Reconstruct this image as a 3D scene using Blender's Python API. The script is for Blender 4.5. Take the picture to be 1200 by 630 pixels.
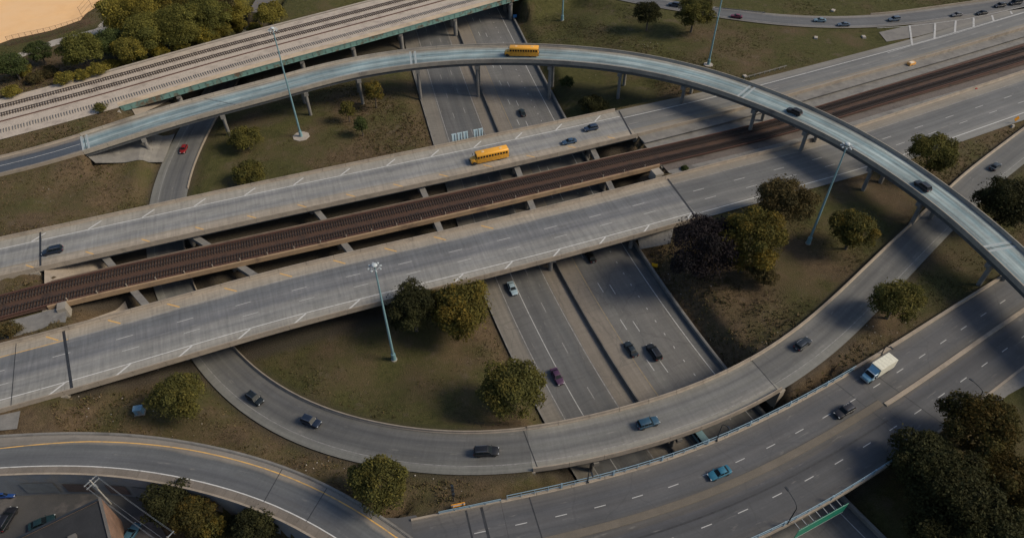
import bpy, bmesh, math, random
import numpy as np
from mathutils import Matrix, Vector

for o in list(bpy.data.objects):
    bpy.data.objects.remove(o)
SC = bpy.context.scene
COL = SC.collection

# ------------------------------------------------------------------ camera, sky, sun, exposure
CAM_H = 115.0                      # metres above the sunken expressway
FPX = 800.0                        # focal length in pixels of the 1200 px wide photograph (24 mm)
_u = -np.array([11.0, -810.0, -800.0]); _u /= np.linalg.norm(_u)   # up, from the lean of the high masts
_f = np.array([0.0, 0.0, -1.0])
_y = _f - _f.dot(_u) * _u; _y /= np.linalg.norm(_y)
_x = np.cross(_y, _u)
RC = np.array([_x, _y, _u])        # camera axes -> world axes

cam_d = bpy.data.cameras.new('camera'); cam = bpy.data.objects.new('camera', cam_d); COL.objects.link(cam)
cam_d.sensor_width = 36; cam_d.lens = 36 * FPX / 1200
cam_d.clip_start = 1; cam_d.clip_end = 20000
cam.matrix_world = Matrix([list(RC[0]) + [0], list(RC[1]) + [0], list(RC[2]) + [CAM_H], [0, 0, 0, 1]])
SC.camera = cam
SC.render.engine = 'CYCLES'
SC.render.resolution_x, SC.render.resolution_y = 1024, 537

SUN_EL, SUN_AZ = 38.0, -6.0         # degrees; azimuth measured from +X (right) towards +Y (away)
world = bpy.data.worlds.new('World'); SC.world = world; world.use_nodes = True
wn = world.node_tree; wn.nodes.clear()
sky = wn.nodes.new('ShaderNodeTexSky'); sky.sky_type = 'NISHITA'; sky.sun_disc = False
sky.sun_elevation = math.radians(SUN_EL); sky.sun_rotation = math.radians(90 - SUN_AZ)
sky.air_density = 1.0; sky.dust_density = 1.5; sky.ozone_density = 1.0
bg = wn.nodes.new('ShaderNodeBackground'); bg.inputs['Strength'].default_value = 0.1
wo = wn.nodes.new('ShaderNodeOutputWorld')
wn.links.new(sky.outputs[0], bg.inputs[0]); wn.links.new(bg.outputs[0], wo.inputs[0])
sun_d = bpy.data.lights.new('sun', 'SUN'); sun_d.energy = 3.2; sun_d.angle = math.radians(19); sun_d.color = (1.0, .87, .67)
sun = bpy.data.objects.new('sun', sun_d); COL.objects.link(sun)
_sd = Vector((math.cos(math.radians(SUN_EL)) * math.cos(math.radians(SUN_AZ)), math.cos(math.radians(SUN_EL)) * math.sin(math.radians(SUN_AZ)), math.sin(math.radians(SUN_EL))))
sun.rotation_euler = _sd.to_track_quat('Z', 'Y').to_euler(); sun.location = (150, 150, 200)
SC.view_settings.view_transform = 'Standard'; SC.view_settings.look = 'None'
SC.view_settings.exposure = 0.22; SC.view_settings.gamma = 1.0
SC.view_settings.use_curve_mapping = False

# ------------------------------------------------------------------ measuring the place
def at(px, py, z=0.0):
    """Point of the place at height z that the photograph shows at (px, py)."""
    d = RC @ np.array([(px - 600.0) / FPX, -(py - 315.0) / FPX, -1.0])
    t = (z - CAM_H) / d[2]
    return np.array([d[0] * t, d[1] * t, z])


def proj(p):
    c = RC.T @ (np.asarray(p, float) - np.array([0, 0, CAM_H]))
    return (600 + FPX * c[0] / -c[2], 315 - FPX * c[1] / -c[2])


def resample(P, step):
    d = np.r_[0, np.cumsum(np.linalg.norm(np.diff(P[:, :2], axis=0), axis=1))]
    n = max(2, int(d[-1] / step) + 1)
    t = np.linspace(0, d[-1], n)
    return np.stack([np.interp(t, d, P[:, k]) for k in range(P.shape[1])], 1)


def gauss(V, sig):
    """Gaussian smoothing of rows with linear continuation past both ends."""
    r = int(sig * 3)
    if r < 1:
        return V
    k = np.exp(-0.5 * (np.arange(-r, r + 1) / sig) ** 2); k /= k.sum()
    a = 2 * V[0] - V[1:r + 1][::-1]
    b = 2 * V[-1] - V[-r - 1:-1][::-1]
    W = np.concatenate([a, V, b])
    return np.stack([np.convolve(W[:, j], k, 'valid') for j in range(V.shape[1])], 1)


def nearest_on(poly, p):
    a, b = poly[:-1, :2], poly[1:, :2]
    ab = b - a
    t = np.clip(((p - a) * ab).sum(1) / np.maximum((ab ** 2).sum(1), 1e-9), 0, 1)
    q = a + ab * t[:, None]
    d = np.linalg.norm(q - p, axis=1)
    i = int(d.argmin())
    end = (i == 0 and t[i] < 1e-6) or (i == len(a) - 1 and t[i] > 1 - 1e-6)
    return q[i], d[i], end, i + t[i]


class Road:
    """A strip that follows two edges; s runs along it in metres, off is metres to the left of its middle."""
    STEP = 1.5

    def __init__(self, A, B=None, dza=0.0, dzb=0.0, width=None, sig=8.0, ext=(0, 0), wsig=20.0):
        A3 = np.array([np.r_[at(p[0], p[1], p[2] + dza)[:2], p[2]] for p in A])
        for k, e in ((0, ext[0]), (-1, ext[1])):
            if e:
                q = A3[1] if k == 0 else A3[-2]
                d = A3[k] - q; d[:2] *= e / np.linalg.norm(d[:2]); d[2] = 0
                A3 = np.vstack([A3[0] + d, A3]) if k == 0 else np.vstack([A3, A3[-1] + d])
        R = resample(A3, self.STEP)
        R = gauss(R, sig / self.STEP)
        T = np.gradient(R[:, :2], axis=0); T /= np.linalg.norm(T, axis=1)[:, None]
        N = np.stack([-T[:, 1], T[:, 0]], 1)
        if width is None:
            z = [R[nearest_z(R, p, dzb), 2] for p in B]
            B3 = np.array([at(p[0], p[1], zz + dzb) for p, zz in zip(B, z)])
            Br = resample(B3, 3.0)
            w = np.full(len(R), np.nan)
            for i in range(len(R)):
                q, d, end, _ = nearest_on(Br, R[i, :2])
                if not end:
                    w[i] = d
            ok = np.where(~np.isnan(w))[0]
            w = np.interp(np.arange(len(R)), ok, w[ok])
            w = gauss(w[:, None], wsig / self.STEP)[:, 0]
        else:
            w = np.full(len(R), float(width))
        C = R[:, :2] - N * w[:, None] / 2
        P = np.c_[C, R[:, 2], w]
        P = resample(P, self.STEP)
        P[:, :2] = gauss(P[:, :2], 3)
        self.setup(P)

    def setup(self, P):
        self.C = P[:, :2]; self.z = P[:, 2]; self.w = P[:, 3]
        self.s = np.r_[0, np.cumsum(np.linalg.norm(np.diff(self.C, axis=0), axis=1))]
        T = np.gradient(self.C, axis=0); T /= np.linalg.norm(T, axis=1)[:, None]
        self.T = T; self.N = np.stack([-T[:, 1], T[:, 0]], 1)
        self.len = self.s[-1]
        return self

    def interp(self, s):
        s = np.asarray(s, float)
        f = lambda v: np.interp(s, self.s, v)
        return (np.stack([f(self.C[:, 0]), f(self.C[:, 1])], -1), f(self.z), f(self.w),
                np.stack([f(self.N[:, 0]), f(self.N[:, 1])], -1))

    def pt(self, s, off, dz=0.0):
        """off = metres from the middle, or (k, d): k half-widths plus d metres."""
        C, z, w, N = self.interp(s)
        if isinstance(off, tuple):
            off = off[0] * w / 2 + off[1]
        xy = C + N * np.asarray(off)[..., None] if np.ndim(off) else C + N * off
        return np.concatenate([xy, (z + dz)[..., None]], -1) if np.ndim(z) else np.r_[xy, z + dz]

    def heading(self, s):
        i = min(len(self.s) - 1, max(0, int(np.searchsorted(self.s, s))))
        return math.atan2(self.T[i, 1], self.T[i, 0])

    def locate(self, px, py, dz=0.0):
        """(s, off) of what the photograph shows at a pixel, dz above this road."""
        z = float(np.median(self.z))
        for _ in range(6):
            p = at(px, py, z + dz)[:2]
            q, d, e, fi = nearest_on(self.C, p)
            s = float(np.interp(fi, np.arange(len(self.s)), self.s))
            z = float(np.interp(s, self.s, self.z))
        i = int(min(fi, len(self.s) - 1))
        return s, float((p - q) @ self.N[i])


def nearest_z(R, p, dz):
    i = len(R) // 2
    for _ in range(4):
        q = at(p[0], p[1], R[i, 2] + dz)[:2]
        i = int(np.linalg.norm(R[:, :2] - q, axis=1).argmin())
    return i


ZD = 6.7
ROADS = {}
# sunken expressway, heading towards the camera
ROADS['low'] = Road([(598, 17, 0), (615, 50, 0), (628, 78, 0), (660, 138, 0), (737, 283, 0), (827, 410, 0), (845, 437, 0), (998, 603, 0), (1027, 630, 0)],
                    [(468, 30), (475, 55), (495, 110), (508, 170), (560, 332), (597, 410), (620, 457), (648, 498)], sig=14, ext=(70, 40), wsig=40)
ROADS['north'] = Road([(0, 277.5, ZD), (320, 209, ZD), (620, 148, ZD), (817, 107, ZD), (897, 88, ZD), (1067, 44, ZD), (1200, 5, ZD)],
                      [(47, 318), (320, 257), (590, 200), (750, 163), (930, 112), (1060, 75), (1200, 37)], dza=.8, dzb=-0.6, sig=12, ext=(60, 80), wsig=40)
ROADS['south'] = Road([(0, 402, ZD), (80, 382, ZD), (320, 315, ZD), (620, 247, ZD), (773, 208, ZD), (880, 180, ZD), (957, 162, ZD), (1003, 147, ZD), (1200, 82, ZD)],
                      [(0, 485), (87, 464), (227, 421), (300, 399), (620, 314), (797, 265), (1010, 207), (1113, 173), (1200, 144)], dza=.8, dzb=-0.8, sig=12, ext=(60, 80), wsig=40)
ROADS['rail'] = Road([(0, 344, 6.2), (43, 332, 6.2), (240, 288, 6.2), (320, 271, 6.2), (620, 205, 6.2), (767, 172, 6.2), (800, 165, 6.2), (915, 139, 6.2), (957, 124, 6.2), (1200, 50, 6.2)],
                     [(0, 374), (79, 357), (180, 332), (320, 300), (620, 233), (772, 197), (800, 187), (930, 151), (990, 137), (1200, 78)], sig=12, ext=(60, 80), wsig=40)
ROADS['fly'] = Road([(0, 183, 6.5), (90, 159, 8.0), (147, 137, 8.6), (233, 112, 9.5), (320, 91, 10.5), (380, 72, 11.2), (467, 57, 12), (540, 51, 12.6), (593, 50, 13), (627, 50, 13.2), (710, 55, 13.8), (800, 70, 14.2), (873, 92, 14.5), (920, 110, 14.5), (997, 143, 14.5), (1060, 180, 14.5), (1100, 209, 14.5), (1147, 240, 14.5), (1200, 290, 14.5)],
                    [(0, 207), (103, 186), (207, 154), (320, 123), (380, 100), (460, 83), (540, 77), (620, 76), (680, 80), (760, 93), (833, 110), (880, 127), (957, 160), (1040, 209), (1113, 263), (1173, 317), (1200, 342)], dza=.8, dzb=-1.2, sig=10, ext=(60, 60), wsig=50)
ROADS['loop'] = Road([(300, 60, .5), (248, 147, .5), (223, 200, .5), (217, 230, .5), (213, 285, .5), (223, 333, .5), (277, 418, .6), (300, 435, .8), (343, 467, 1.5), (413, 493, 3.2), (500, 508, 5.2), (567, 511, 6.4), (620, 506, 6.7), (680, 492, 6.7), (760, 473, 6.7), (833, 447, 6.7), (887, 420, 6.7), (947, 377, 6.6), (1013, 313, 6.4), (1047, 280, 6.3), (1087, 245, 6.2), (1120, 210, 6.2), (1200, 150, 6.2)],
                     [(182, 210), (173, 238), (170, 293), (178, 342), (227, 423), (263, 470), (300, 497), (353, 523), (427, 545), (487, 555), (600, 556), (663, 546), (733, 534), (800, 512), (867, 483), (920, 455), (987, 409), (1023, 370), (1070, 320), (1113, 273), (1147, 237), (1190, 200)], sig=9, ext=(40, 60), wsig=14)
ROADS['ramp'] = Road([(0, 507, 6.6), (67, 502, 6.5), (160, 503, 6.3), (233, 515, 6.2), (320, 535, 6.3), (367, 553, 6.45), (410, 577, 6.62), (460, 605, 6.75), (490, 630, 6.78)],
                     [(0, 557), (67, 552.5), (133, 557), (200, 568.5), (267, 586), (320, 603), (353, 619), (380, 637)], dza=.6, dzb=.7, sig=9, ext=(60, 40), wsig=30)
ROADS['street'] = Road([(467, 607, 6.7), (533, 593, 6.7), (600, 579, 6.7), (680, 565, 6.7), (760, 547, 6.7), (840, 517, 6.7), (920, 477, 6.7), (943, 463, 6.7), (1010, 427, 6.7), (1033, 412, 6.7), (1127, 351, 6.7), (1173, 323, 6.7)],
                       [(910, 630), (990, 590), (1040, 560), (1140, 467), (1195, 423)], sig=14, ext=(60, 80), wsig=60, dza=1.2)
ROADS['exit'] = Road([(690, -18, 6.7), (740, -6, 6.7), (838, 8, 6.7), (880, 15, 6.7), (947, 20, 6.7), (1020, 20, 6.7), (1067, 13, 6.7), (1160, 0, 6.7)],
                     [(737, 0), (790, 13), (840, 25), (880, 30), (980, 35), (1027, 35), (1130, 20)], sig=12, ext=(60, 80), wsig=60)
ROADS['bank'] = Road([(0, 118, 9), (117, 88, 9), (277, 40, 9), (313, 33, 9), (427, 3, 9)],
                     [(0, 158), (110, 131), (140, 127), (213, 107), (320, 75), (420, 48), (473, 32), (590, 0)], sig=20, ext=(80, 160), wsig=60)
ROADS['fly'].w = np.maximum(ROADS['fly'].w, 8.3)
rng = np.random.default_rng(7)
random.seed(7)


def px_scale(px, py, z=3.0):
    """pixels per metre across the view at a pixel."""
    a = at(px, py, z)
    q = proj(a + np.array([1, 0, 0])); p = proj(a)
    return math.hypot(q[0] - p[0], q[1] - p[1])


# ------------------------------------------------------------------ mesh helpers
class MB:
    def __init__(self):
        self.v = []; self.f = []; self.uv = []

    def add(self, v, f, uv=None):
        n = len(self.v)
        self.v += [tuple(map(float, p)) for p in v]
        self.f += [tuple(i + n for i in q) for q in f]
        if uv is not None:
            self.uv += uv
        return self

    def box(self, c, size, rz=0.0, taper=1.0, rot=None):
        x, y, z = size[0] / 2, size[1] / 2, size[2] / 2
        P = []
        for dz, t in ((-z, 1), (z, taper)):
            for dx, dy in ((-x, -y), (x, -y), (x, y), (-x, y)):
                P.append((dx * t, dy * t, dz))
        P = np.array(P)
        if rot is not None:
            P = P @ np.array(rot).T
        cr, sr = math.cos(rz), math.sin(rz)
        P = np.c_[P[:, 0] * cr - P[:, 1] * sr, P[:, 0] * sr + P[:, 1] * cr, P[:, 2]] + np.array(c)
        return self.add(P, [(0, 3, 2, 1), (4, 5, 6, 7), (0, 1, 5, 4), (1, 2, 6, 5), (2, 3, 7, 6), (3, 0, 4, 7)])

    def tube(self, a, b, ra, rb=None, n=8, cap=True):
        a = Vector(a); b = Vector(b); rb = ra if rb is None else rb
        d = (b - a).normalized(); q = d.to_track_quat('Z', 'Y')
        P = []
        for c, r in ((a, ra), (b, rb)):
            for i in range(n):
                t = 2 * math.pi * i / n
                P.append(c + q @ Vector((r * math.cos(t), r * math.sin(t), 0)))
        F = [(i, (i + 1) % n, n + (i + 1) % n, n + i) for i in range(n)]
        if cap:
            F += [tuple(range(n))[::-1], tuple(range(n, 2 * n))]
        return self.add(P, F)

    def loft(self, rings, cap=True):
        n = len(rings[0]); P = [p for r in rings for p in r]; F = []
        for k in range(len(rings) - 1):
            for i in range(n):
                j = (i + 1) % n
                F.append((k * n + i, k * n + j, (k + 1) * n + j, (k + 1) * n + i))
        if cap:
            F += [tuple(range(n))[::-1], tuple((len(rings) - 1) * n + i for i in range(n))]
        return self.add(P, F)

    def mesh(self, name, smooth=None):
        me = bpy.data.meshes.new(name); me.from_pydata(self.v, [], self.f)
        if self.uv:
            l = me.uv_layers.new(name='UVMap')
            l.data.foreach_set('uv', np.array([self.uv[vi] for f in self.f for vi in f], np.float32).ravel())
        bm = bmesh.new(); bm.from_mesh(me)
        bmesh.ops.recalc_face_normals(bm, faces=bm.faces)
        bm.to_mesh(me); bm.free()
        if smooth:
            me.shade_smooth(); me.set_sharp_from_angle(angle=math.radians(smooth))
        return me

    def build(self, name, mat, parent=None, smooth=None):
        return link(self.mesh(name, smooth), name, mat, parent)


def link(me, name, mat=None, parent=None):
    if mat is not None and not me.materials:
        me.materials.append(mat)
    o = bpy.data.objects.new(name, me); COL.objects.link(o)
    if parent is not None:
        o.parent = parent
        p = parent; off = Vector((0, 0, 0))
        if parent.get('_world'):
            o.location = -Vector(parent['_world'])
    return o


def npmesh(name, V, F, mat, parent=None, col=None):
    """quick mesh from arrays: V (n,3), F (m,k); col (n,3) point colours."""
    me = bpy.data.meshes.new(name)
    V = np.asarray(V, np.float32); F = np.asarray(F, np.int32); k = F.shape[1]
    me.vertices.add(len(V)); me.vertices.foreach_set('co', V.ravel())
    me.loops.add(F.size); me.loops.foreach_set('vertex_index', F.ravel())
    me.polygons.add(len(F)); me.polygons.foreach_set('loop_start', np.arange(0, F.size, k, dtype=np.int32))
    me.update(calc_edges=True)
    if col is not None:
        a = me.color_attributes.new('tint', 'FLOAT_COLOR', 'POINT')
        a.data.foreach_set('color', np.c_[col, np.ones(len(col))].astype(np.float32).ravel())
    return link(me, name, mat, parent)


def tag(o, label, cat, group=None):
    o['label'] = label; o['category'] = cat
    if group:
        o['group'] = group
    return o


def structure(o):
    o['kind'] = 'structure'
    return o


def thing(name, label, cat, loc=(0, 0, 0), rz=0.0, group=None, world=False):
    o = bpy.data.objects.new(name, None); COL.objects.link(o)
    o.empty_display_size = .5
    o.location = [float(c) for c in loc]; o.rotation_euler = (0, 0, rz)
    if world:                       # its parts are written in world coordinates
        o['_world'] = [float(c) for c in loc]
    return tag(o, label, cat, group)


# ------------------------------------------------------------------ materials
def newmat(name):
    m = bpy.data.materials.new(name); m.use_nodes = True
    nt = m.node_tree; b = nt.nodes['Principled BSDF']
    return m, nt, b


def N(nt, kind, **kw):
    n = nt.nodes.new(kind)
    for k, v in kw.items():
        setattr(n, k, v)
    return n


def noise(nt, vec, scale, detail=3.0, rough=.6, stretch=None):
    if stretch:
        mp = N(nt, 'ShaderNodeMapping'); mp.inputs['Scale'].default_value = stretch
        nt.links.new(vec, mp.inputs['Vector']); vec = mp.outputs[0]
    n = N(nt, 'ShaderNodeTexNoise'); n.inputs['Scale'].default_value = scale
    n.inputs['Detail'].default_value = detail; n.inputs['Roughness'].default_value = rough
    nt.links.new(vec, n.inputs['Vector'])
    return n.outputs['Fac']


def maprange(nt, v, a, b, c, d):
    n = N(nt, 'ShaderNodeMapRange'); nt.links.new(v, n.inputs[0])
    for i, x in enumerate((a, b, c, d)):
        n.inputs[i + 1].default_value = x
    return n.outputs[0]


def math_(nt, op, a, b=None):
    n = N(nt, 'ShaderNodeMath', operation=op)
    for i, x in enumerate((a, b)):
        if x is None:
            continue
        if isinstance(x, (int, float)):
            n.inputs[i].default_value = x
        else:
            nt.links.new(x, n.inputs[i])
    return n.outputs[0]


def mixc(nt, f, a, b):
    n = N(nt, 'ShaderNodeMix', data_type='RGBA')
    for i, x in ((0, f), (6, a), (7, b)):
        if isinstance(x, (int, float)):
            n.inputs[i].default_value = x
        elif isinstance(x, (tuple, list)):
            n.inputs[i].default_value = tuple(x[:3]) + (1,)
        else:
            nt.links.new(x, n.inputs[i])
    return n.outputs[2]


def scalec(nt, c, f):
    n = N(nt, 'ShaderNodeVectorMath', operation='SCALE')
    nt.links.new(c, n.inputs[0])
    if isinstance(f, (int, float)):
        n.inputs['Scale'].default_value = f
    else:
        nt.links.new(f, n.inputs['Scale'])
    return n.outputs[0]


def bump(nt, b, h, strength, dist=.05):
    n = N(nt, 'ShaderNodeBump'); n.inputs['Strength'].default_value = strength; n.inputs['Distance'].default_value = dist
    nt.links.new(h, n.inputs['Height']); nt.links.new(n.outputs[0], b.inputs['Normal'])


def surf(name, c1, c2, scale=1.0, c3=None, scale3=.1, cut3=(.5, .65), rough=.85, metallic=0.0, bumps=0.0, stretch=None, grain=.15, coat=0.0, detail=4):
    """weathered surface: two tones by noise, a third in patches, fine grain."""
    m, nt, b = newmat(name)
    tc = N(nt, 'ShaderNodeTexCoord').outputs['Object']
    n1 = noise(nt, tc, scale, detail, stretch=stretch)
    col = mixc(nt, maprange(nt, n1, .3, .7, 0, 1), c1, c2)
    if c3:
        n3 = noise(nt, tc, scale3, 4, .65)
        col = mixc(nt, maprange(nt, n3, cut3[0], cut3[1], 0, 1), col, c3)
    if grain:
        g = noise(nt, tc, 6.0, 2)
        col = scalec(nt, col, maprange(nt, g, .25, .75, 1 - grain, 1 + grain))
    nt.links.new(col, b.inputs['Base Color'])
    b.inputs['Roughness'].default_value = rough; b.inputs['Metallic'].default_value = metallic
    if coat:
        b.inputs['Coat Weight'].default_value = coat; b.inputs['Coat Roughness'].default_value = .08
    if bumps:
        bump(nt, b, n1, bumps)
    return m


def road_mat(name, stops, w, long_=.16, tine=.10, patch=.16, rough=.8, grain=.10, dark=None, joints=None):
    """pavement seen in strips: stops = [(offset from the middle, colour)]; tyre polish, streaks, tining and stains on top."""
    m, nt, b = newmat(name)
    uv = N(nt, 'ShaderNodeUVMap'); uv.uv_map = 'UVMap'
    sp = N(nt, 'ShaderNodeSeparateXYZ'); nt.links.new(uv.outputs[0], sp.inputs[0])
    wob = noise(nt, uv.outputs[0], .12, 3)
    off = math_(nt, 'ADD', sp.outputs[1], maprange(nt, wob, .2, .8, -.35, .35))
    t = maprange(nt, off, -w / 2, w / 2, 0, 1)
    r = N(nt, 'ShaderNodeValToRGB'); nt.links.new(t, r.inputs[0])
    els = r.color_ramp.elements
    st = sorted(stops)
    while len(els) < len(st):
        els.new(.5)
    for e, (o_, c) in zip(els, st):
        e.position = min(1, max(0, (o_ + w / 2) / w)); e.color = tuple(c) + (1,)
    col = r.outputs[0]
    def mul(col, v, amt, lo=.25, hi=.75):
        return scalec(nt, col, maprange(nt, v, lo, hi, 1 - amt, 1 + amt))
    col = mul(col, noise(nt, uv.outputs[0], 1.0, 4, .6, (.035, 1.3, 1)), long_)
    col = mul(col, noise(nt, uv.outputs[0], 1.0, 3, .6, (1.5, .12, 1)), tine)
    pn = noise(nt, uv.outputs[0], .07, 5, .65)
    col = mul(col, pn, patch)
    gn = noise(nt, uv.outputs[0], 2.6, 3, .7)
    col = mul(col, gn, grain)
    if dark:                         # oil stains and sealed cracks
        cr = N(nt, 'ShaderNodeTexVoronoi', feature='DISTANCE_TO_EDGE'); cr.inputs['Scale'].default_value = dark[0]
        wv = N(nt, 'ShaderNodeVectorMath', operation='ADD')
        nv = N(nt, 'ShaderNodeTexNoise'); nv.inputs['Scale'].default_value = .5; nt.links.new(uv.outputs[0], nv.inputs['Vector'])
        nt.links.new(uv.outputs[0], wv.inputs[0]); nt.links.new(nv.outputs['Color'], wv.inputs[1])
        nt.links.new(wv.outputs[0], cr.inputs['Vector'])
        f = maprange(nt, cr.outputs['Distance'], 0, .012, dark[1], 0)
        col = mixc(nt, f, col, (.03, .03, .032))
    # repair patches and damp stains of irregular shape
    st_ = noise(nt, uv.outputs[0], .5, 4, .6, (.35, 1.0, 1))
    col = mixc(nt, maprange(nt, st_, .60, .68, 0, .28), col, (.07, .068, .066))
    st2 = noise(nt, uv.outputs[0], .9, 3, .6, (.25, 1.4, 3))
    col = mixc(nt, maprange(nt, st2, .63, .72, 0, .22), col, (.30, .28, .25))
    if joints:                       # saw-cut slab joints
        fr = math_(nt, 'FRACT', math_(nt, 'DIVIDE', sp.outputs[0], joints))
        f = maprange(nt, math_(nt, 'ABSOLUTE', math_(nt, 'SUBTRACT', fr, .5)), 0, .06 / joints, .55, 0)
        col = mixc(nt, f, col, (.045, .042, .04))
    nt.links.new(col, b.inputs['Base Color'])
    b.inputs['Roughness'].default_value = rough
    bump(nt, b, gn, .15, .02)
    return m


def plain(name, c, rough=.5, metallic=0.0, coat=0.0, emit=None):
    m, nt, b = newmat(name)
    tc = N(nt, 'ShaderNodeTexCoord').outputs['Object']
    n = noise(nt, tc, 3.0, 3)
    r = N(nt, 'ShaderNodeRGB'); r.outputs[0].default_value = tuple(c) + (1,)
    nt.links.new(scalec(nt, r.outputs[0], maprange(nt, n, .3, .7, .9, 1.1)), b.inputs['Base Color'])
    b.inputs['Roughness'].default_value = rough; b.inputs['Metallic'].default_value = metallic
    if coat:
        b.inputs['Coat Weight'].default_value = coat; b.inputs['Coat Roughness'].default_value = .05
    return m


def tint_mat(name, rough=.75, trans=.25, spec=.1):
    """leaves: colour comes from the tint of each leaf."""
    m, nt, b = newmat(name)
    a = N(nt, 'ShaderNodeAttribute'); a.attribute_name = 'tint'
    nt.links.new(a.outputs['Color'], b.inputs['Base Color'])
    b.inputs['Roughness'].default_value = rough
    b.inputs['Specular IOR Level'].default_value = spec
    if trans:
        tr = N(nt, 'ShaderNodeBsdfTranslucent'); nt.links.new(a.outputs['Color'], tr.inputs[0])
        mx = N(nt, 'ShaderNodeMixShader'); mx.inputs[0].default_value = trans
        out = nt.nodes['Material Output']
        nt.links.new(b.outputs[0], mx.inputs[1]); nt.links.new(tr.outputs[0], mx.inputs[2]); nt.links.new(mx.outputs[0], out.inputs[0])
    return m


TAN = (.27, .23, .182); GREY = (.185, .178, .170); LANE = (.140, .142, .146); MID = (.15, .148, .15)
ASPH = (.062, .066, .075); ASPH2 = (.085, .087, .093)
M = {}
M['low'] = road_mat('expressway_pavement', [(-20, (0.142, 0.131, 0.114)), (-16.8, (0.152, 0.138, 0.119)), (-15.8, (0.084, 0.084, 0.084)), (-12.5, (0.100, 0.100, 0.100)), (-10.4, (0.076, 0.078, 0.080)), (-8.4, (0.100, 0.100, 0.099)), (-6.6, (0.078, 0.080, 0.081)), (-5.2, (0.095, 0.093, 0.089)), (-4.5, (0.147, 0.128, 0.106)), (3.0, (0.157, 0.139, 0.118)), (4.1, (0.109, 0.106, 0.103)), (6.2, (0.123, 0.122, 0.116)), (8.2, (0.103, 0.102, 0.100)), (12.5, (0.119, 0.116, 0.112)), (15.5, (0.100, 0.099, 0.097)), (16.8, (0.114, 0.111, 0.106)), (18, (0.081, 0.083, 0.084))], 42, dark=(.09, .25))
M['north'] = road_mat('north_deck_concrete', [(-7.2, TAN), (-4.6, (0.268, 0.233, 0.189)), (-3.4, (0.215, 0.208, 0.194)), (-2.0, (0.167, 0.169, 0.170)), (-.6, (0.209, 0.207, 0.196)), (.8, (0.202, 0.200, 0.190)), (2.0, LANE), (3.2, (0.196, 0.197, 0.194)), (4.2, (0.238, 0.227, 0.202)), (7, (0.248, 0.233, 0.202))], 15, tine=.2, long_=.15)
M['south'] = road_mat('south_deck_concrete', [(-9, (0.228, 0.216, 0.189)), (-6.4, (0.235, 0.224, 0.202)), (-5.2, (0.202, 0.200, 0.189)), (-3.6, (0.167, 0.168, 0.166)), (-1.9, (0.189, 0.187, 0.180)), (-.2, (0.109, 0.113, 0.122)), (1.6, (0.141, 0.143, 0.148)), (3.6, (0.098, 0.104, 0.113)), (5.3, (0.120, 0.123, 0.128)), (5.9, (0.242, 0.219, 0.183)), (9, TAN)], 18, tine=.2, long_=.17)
M['south_dark'] = road_mat('south_road_concrete', [(-9, (0.151, 0.149, 0.140)), (-6.4, (0.162, 0.160, 0.151)), (-5.2, (0.124, 0.124, 0.123)), (-3.6, (0.103, 0.105, 0.106)), (-1.9, (0.124, 0.124, 0.122)), (-.2, (0.095, 0.097, 0.099)), (1.6, (0.108, 0.110, 0.110)), (3.6, (0.092, 0.094, 0.097)), (5.3, (0.113, 0.113, 0.112)), (5.9, (0.178, 0.163, 0.138)), (9, (0.200, 0.176, 0.146))], 18, tine=.05, long_=.2, joints=9.0)  # darker south concrete; cloud shade over the east stretch put into the colour
M['north_dark'] = road_mat('north_road_concrete', [(-7.2, (0.205, 0.182, 0.151)), (-4.6, (0.194, 0.176, 0.151)), (-3.4, (0.135, 0.134, 0.130)), (-2.0, (0.113, 0.116, 0.117)), (-.6, (0.135, 0.134, 0.130)), (2.0, (0.108, 0.110, 0.112)), (3.2, (0.135, 0.134, 0.130)), (4.2, (0.162, 0.154, 0.138)), (7, (0.167, 0.156, 0.138))], 15, tine=.05, long_=.2, joints=9.0)  # darker north concrete, cloud shade of the east side painted in
M['fly'] = road_mat('flyover_sealed_concrete', [(-5, (0.246, 0.222, 0.190)), (-3.6, (0.220, 0.228, 0.217)), (-2.4, (0.117, 0.169, 0.187)), (-1.3, (0.185, 0.240, 0.249)), (-.2, (0.246, 0.298, 0.303)), (.9, (0.122, 0.184, 0.206)), (2.0, (0.190, 0.246, 0.255)), (2.9, (0.251, 0.293, 0.288)), (3.6, (0.210, 0.210, 0.190)), (5, (0.246, 0.210, 0.163))], 10, long_=.5, tine=.07, patch=.42, rough=.75)
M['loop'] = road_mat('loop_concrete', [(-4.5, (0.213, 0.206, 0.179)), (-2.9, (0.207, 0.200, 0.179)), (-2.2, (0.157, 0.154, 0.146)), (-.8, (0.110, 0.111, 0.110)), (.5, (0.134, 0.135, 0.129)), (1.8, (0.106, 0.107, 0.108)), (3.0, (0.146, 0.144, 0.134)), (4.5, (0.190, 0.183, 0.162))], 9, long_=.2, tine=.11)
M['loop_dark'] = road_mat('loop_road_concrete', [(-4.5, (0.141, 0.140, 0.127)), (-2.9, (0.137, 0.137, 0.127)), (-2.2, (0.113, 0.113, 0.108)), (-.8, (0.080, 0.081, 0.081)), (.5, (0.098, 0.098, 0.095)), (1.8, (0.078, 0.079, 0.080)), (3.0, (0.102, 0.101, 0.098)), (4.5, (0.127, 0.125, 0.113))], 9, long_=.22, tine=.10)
M['ramp'] = road_mat('ramp_pavement', [(-4, (0.158, 0.139, 0.118)), (-2.9, (0.158, 0.139, 0.120)), (-2.4, (0.092, 0.096, 0.101)), (-.6, (0.076, 0.080, 0.087)), (.6, (0.095, 0.100, 0.105)), (1.8, (0.079, 0.084, 0.089)), (2.3, (.165, .148, .128)), (4, (.175, .158, .138))], 8, long_=.18, tine=.06)
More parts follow.
